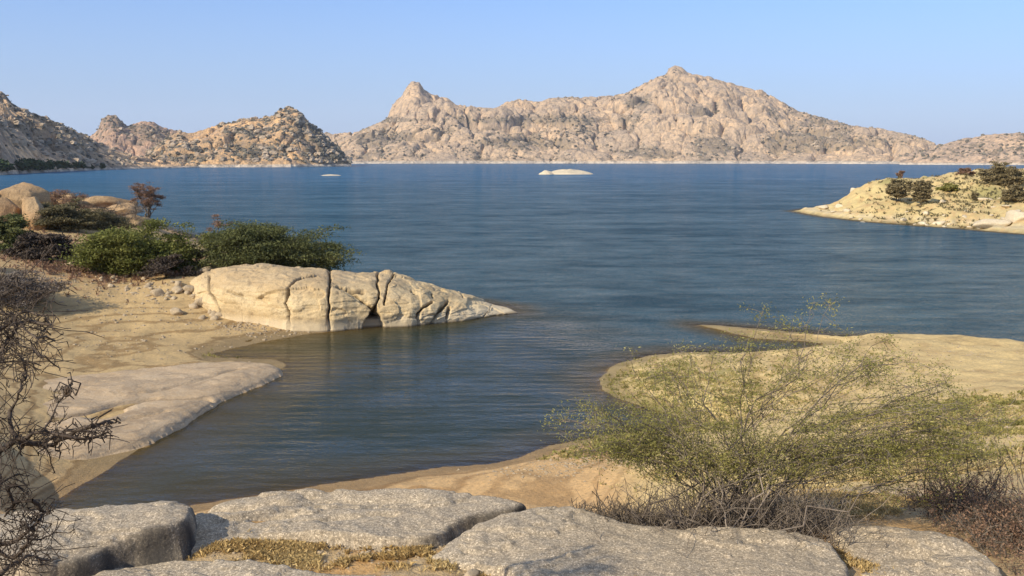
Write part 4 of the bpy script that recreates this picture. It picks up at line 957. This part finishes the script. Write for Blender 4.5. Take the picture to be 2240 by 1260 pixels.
# ---- dead thorny shrub on the left, close to the viewer
def dead_shrub():
    rs = np.random.RandomState(61); D0 = 4.7; base = PD(-110, 1230, D0)
    root = empty('dead_thorn_shrub', base); tag(root, 'dead dark thorny shrub with crooked knotted branches at the near edge', 'shrub')
    lines = [([(-110, 1230), (-40, 1150), (0, 1060), (-10, 1000), (40, 960), (100, 975), (150, 955), (200, 932), (246, 925)], 8.5),
             ([(40, 960), (90, 945), (130, 952), (190, 960), (235, 945)], 6), ([(100, 975), (110, 960), (150, 940), (200, 945)], 5),
             ([(90, 945), (110, 920), (128, 880), (148, 855)], 3.2), ([(146, 862), (152, 846)], 7), ([(40, 960), (22, 900), (40, 860), (55, 830), (50, 790), (20, 760)], 4.5),
             ([(-10, 1000), (-20, 900), (-10, 800), (20, 740), (60, 700), (110, 710)], 7), ([(20, 740), (60, 760), (100, 780), (130, 805)], 3), ([(-10, 800), (30, 790), (90, 800)], 3),
             ([(100, 975), (110, 1000), (120, 1035)], 2), ([(0, 1060), (30, 1040), (62, 1040)], 2.5), ([(128, 880), (118, 860)], 2.5),
             ([(-110, 1230), (-20, 1200), (40, 1180), (85, 1140), (100, 1120), (70, 1095), (30, 1100), (10, 1130)], 6), ([(-20, 1200), (30, 1220), (60, 1190), (75, 1160), (50, 1140)], 5),
             ([(40, 1180), (90, 1180), (120, 1165), (160, 1160)], 2.5), ([(0, 1260), (60, 1215), (110, 1225)], 6), ([(30, 1100), (20, 1060), (50, 1070)], 4),
             ([(-110, 1230), (-80, 1000), (-60, 800), (-20, 680), (20, 640), (70, 620)], 9), ([(-60, 800), (0, 720), (60, 680), (120, 690)], 5), ([(-20, 680), (30, 690), (80, 740), (120, 745)], 4)]
    for pl, rpx in lines:
        dz = rs.uniform(-.25, .25); n = len(pl)
        pts = np.array([PD(a, b, D0+dz*min(1, i/2)+rs.normal(0, .05)) for i, (a, b) in enumerate(pl)])
        q = [pts[0]]
        for i in range(n-1):
            for t_ in (.33, .66, 1.): q.append(pts[i]*(1-t_)+pts[i+1]*t_+rs.normal(0, .008, 3)*(t_ < 1))
        q = np.array(q); s_ = D0/FPX*rpx*.62; s_ *= 1.5; r_ = np.linspace(s_, s_*.45, len(q))*rs.uniform(.75, 1.4, len(q))
        segs = [(*q[i], *q[i+1], r_[i], r_[i+1]) for i in range(len(q)-1)]
        for _ in range(int(4+1.5*len(q))):
            a = q[rs.randint(2, len(q))] if len(q) > 3 else q[-1]
            for _k in range(3):
                b = a+rs.normal(0, .025, 3); segs.append((*a, *b, s_*.28, s_*.14)); a = b
        v, f = tubes(segs, 5); obj('branch', v, f, M['dead'], parent=root)
    segs = []
    for (cx, cy, sx, sy, n) in ((20, 690, 75, 70, 420), (20, 770, 60, 40, 160), (50, 1150, 55, 60, 190), (10, 1050, 40, 60, 50), (40, 960, 60, 25, 120), (-20, 860, 40, 70, 50), (30, 1230, 50, 30, 160), (180, 948, 50, 14, 60)):
        for _ in range(int(n*.45)):
            a = PD(cx+rs.normal(0, sx*.6), cy+rs.normal(0, sy*.6), D0+rs.normal(0, .16)); d = rs.normal(0, .021, 3)
            for k in range(4):
                b = a+d; segs.append((*a, *b, .0028, .002)); a = b; d = d+rs.normal(0, .013, 3)
    v, f = tubes(segs, 3); o = obj('twigs', v, f, M['dead'], parent=root); o['kind'] = 'stuff'
dead_shrub()

# ------------------------------------------------------------------ grass and low growth (nobody could count it)
def grass(name, label, cat, spots, mat, seed, ln, wd, zoff=0):
    rs = np.random.RandomState(seed); vs = []; fs = []; n0 = 0
    for (a, b, z_, sx, sy, n) in spots:
        qa = a+np.clip(rs.normal(0, .55, n), -1.5, 1.5)*sx; qb = b+np.clip(rs.normal(0, .55, n), -1.4, 1.4)*sy
        p = np.array([P(i, j, z_) for i, j in zip(qa, qb)])
        m = fbm(p[:, 0]*3, p[:, 1]*3, o=3, s=seed) > (-.2 if ln < .1 else -.05); p = p[m]; p[:, 2], dsh = land(p[:, 0], p[:, 1], want_d=True); p = p[(dsh > .15)|(ln < .1)]
        k = 5; c = np.repeat(p, k, 0)+rs.normal(0, .02*ln/.1, (len(p)*k, 3))*np.array([1, 1, 0])
        d = rs.normal(size=c.shape)*np.array([.6, .6, 0])+np.array([0, 0, 1]); d /= np.linalg.norm(d, axis=1, keepdims=True)
        L_ = ln*rs.uniform(.4, 1.3, len(c))[:, None]; sd = np.cross(d, rs.normal(size=c.shape)); sd /= np.linalg.norm(sd, axis=1, keepdims=True)
        bend = rs.normal(0, .25, c.shape)*L_; bend[:, 2] = -np.abs(bend[:, 2])*.6
        v = np.stack([c-sd*wd, c+sd*wd, c+d*L_*.6+sd*wd*.6, c+d*L_+bend], 1).reshape(-1, 3)
        vs.append(v); fs.append(np.arange(len(v)).reshape(-1, 4)+n0); n0 += len(v)
    o = obj(name, np.concatenate(vs), np.concatenate(fs), mat, smooth=False); return tag(o, label, cat, kind='stuff')
def pebbles(name, label, spots, mat, seed, r0, r1):
    rs = np.random.RandomState(seed); Pn = []
    for (a, b, z_, sx, sy, n) in spots:
        p = np.array([P(i, j, z_) for i, j in zip(a+np.clip(rs.normal(0, .55, n), -1.5, 1.5)*sx, b+np.clip(rs.normal(0, .55, n), -1.5, 1.5)*sy)])
        zz, dd = land(p[:, 0], p[:, 1], want_d=True); p[:, 2] = zz; Pn.append(p[dd > .1])
    Pn = np.concatenate(Pn); v, f = lumps(Pn, rs.uniform(0, 1, len(Pn))**3*(r1-r0)+r0, .6, seed, 5)
    tag(obj(name, v, f, mat, smooth=False), label, 'pebbles', kind='stuff')
pebbles('pebbles', 'pebbles and small stones scattered over the sandy left beach', [(300, 690, .6, 230, 50, 300), (200, 640, 1.4, 220, 25, 500), (250, 760, .3, 220, 25, 120), (560, 722, .1, 120, 12, 400)], M['rubble'], 301, .03, .13)
pebbles('pebbles', 'small stones and grit scattered over the right bank', [(1700, 860, .7, 400, 80, 1200), (2000, 960, 2.2, 300, 70, 1000), (2000, 780, .85, 250, 25, 300), (1250, 1030, .3, 180, 30, 500), (1950, 1090, 4.2, 250, 30, 600)], M['rubble'], 302, .015, .07)
pebbles('grit', 'grit and chips of stone in the joints between the granite slabs', [(800, 1208, 5.36, 320, 30, 900), (430, 1150, 5.3, 60, 40, 200), (1080, 1225, 5.38, 100, 30, 300), (1870, 1210, 5.25, 40, 60, 200)], M['rubble'], 303, .005, .028)
grass('dry_grass', 'short orange dry grass growing between the granite slabs', 'grass',
      [(420, 1150, 5.3, 45, 40, 260), (1150, 1105, 5.3, 60, 14, 260), (560, 1200, 5.37, 160, 16, 2400), (820, 1215, 5.38, 270, 24, 4800), (1000, 1235, 5.4, 150, 20, 1500), (1080, 1222, 5.4, 120, 34, 1300), (1880, 1215, 5.3, 50, 60, 500), (2000, 1100, 4.6, 210, 50, 3200), (1850, 1130, 4.9, 150, 25, 1400),
       (130, 1240, 5.5, 120, 14, 400), (1340, 1080, 4.5, 100, 20, 300)], M['grass'], 71, .055, .0022)
grass('green_weeds', 'low green and yellow weeds covering the right bank around the bush', 'weeds',
      [(1440, 825, .4, 150, 55, 1300), (1620, 870, .5, 180, 50, 900), (1750, 810, .7, 200, 40, 300), (2080, 905, 1.6, 230, 32, 2300), (2150, 950, 2.2, 180, 40, 1300), (1950, 1010, 2.8, 290, 60, 1600), (1500, 940, .5, 150, 20, 700), (1330, 985, .4, 120, 18, 500)],
      M['weed'], 72, .13, .008)
grass('straw_grass', 'straw coloured dry grass mixed through the weeds on the right bank', 'grass',
      [(1480, 850, .4, 150, 60, 1300), (1700, 860, .7, 220, 60, 1200), (2080, 920, 1.8, 240, 50, 1500), (1950, 1040, 3.2, 300, 60, 3600), (1620, 1000, 1.7, 200, 40, 1500)], M['straw'], 74, .12, .006)
grass('dry_grass', 'dry yellow olive ground cover on the crest of the right-hand peninsula', 'grass', [(2050, 410, 4.6, 180, 14, 1500), (2150, 436, 2.6, 120, 12, 700)], M['olive'], 75, .45, .05)
grass('dry_grass', 'brown dry grass among the dark bushes on the left bank', 'grass', [(130, 560, 2.2, 140, 40, 1800), (250, 600, 1.7, 170, 14, 900), (380, 545, 2.0, 60, 30, 500)], M['brown'], 76, .28, .03)
grass('green_weeds', 'bright yellow green weeds in the wet notch behind the rock tongue', 'weeds', [(490, 774, .05, 28, 6, 260)], M['weed'], 73, .14, .012)

# ------------------------------------------------------------------ dry-season haze in the air
def haze():
    import bmesh
    me = bpy.data.meshes.new('haze'); bm = bmesh.new(); bmesh.ops.create_cube(bm, size=1)
    x0, x1, y0, y1, z0, z1 = -5200, 5200, -450, 6200, -6.5, 330
    for v_ in bm.verts: v_.co = ((x0 if v_.co.x < 0 else x1), (y0 if v_.co.y < 0 else y1), (z0 if v_.co.z < 0 else z1))
    bm.to_mesh(me); bm.free()
    m = bpy.data.materials.new('haze'); m.use_nodes = True; t = m.node_tree; t.nodes.clear()
    v_ = t.nodes.new('ShaderNodeVolumePrincipled'); v_.inputs['Color'].default_value = (.80, .88, 1, 1); v_.inputs['Density'].default_value = HAZE
    o_ = t.nodes.new('ShaderNodeOutputMaterial'); t.links.new(v_.outputs[0], o_.inputs['Volume'])
    me.materials.append(m); o = put('haze', me); tag(o, kind='stuff')
HAZE = .00005
haze()
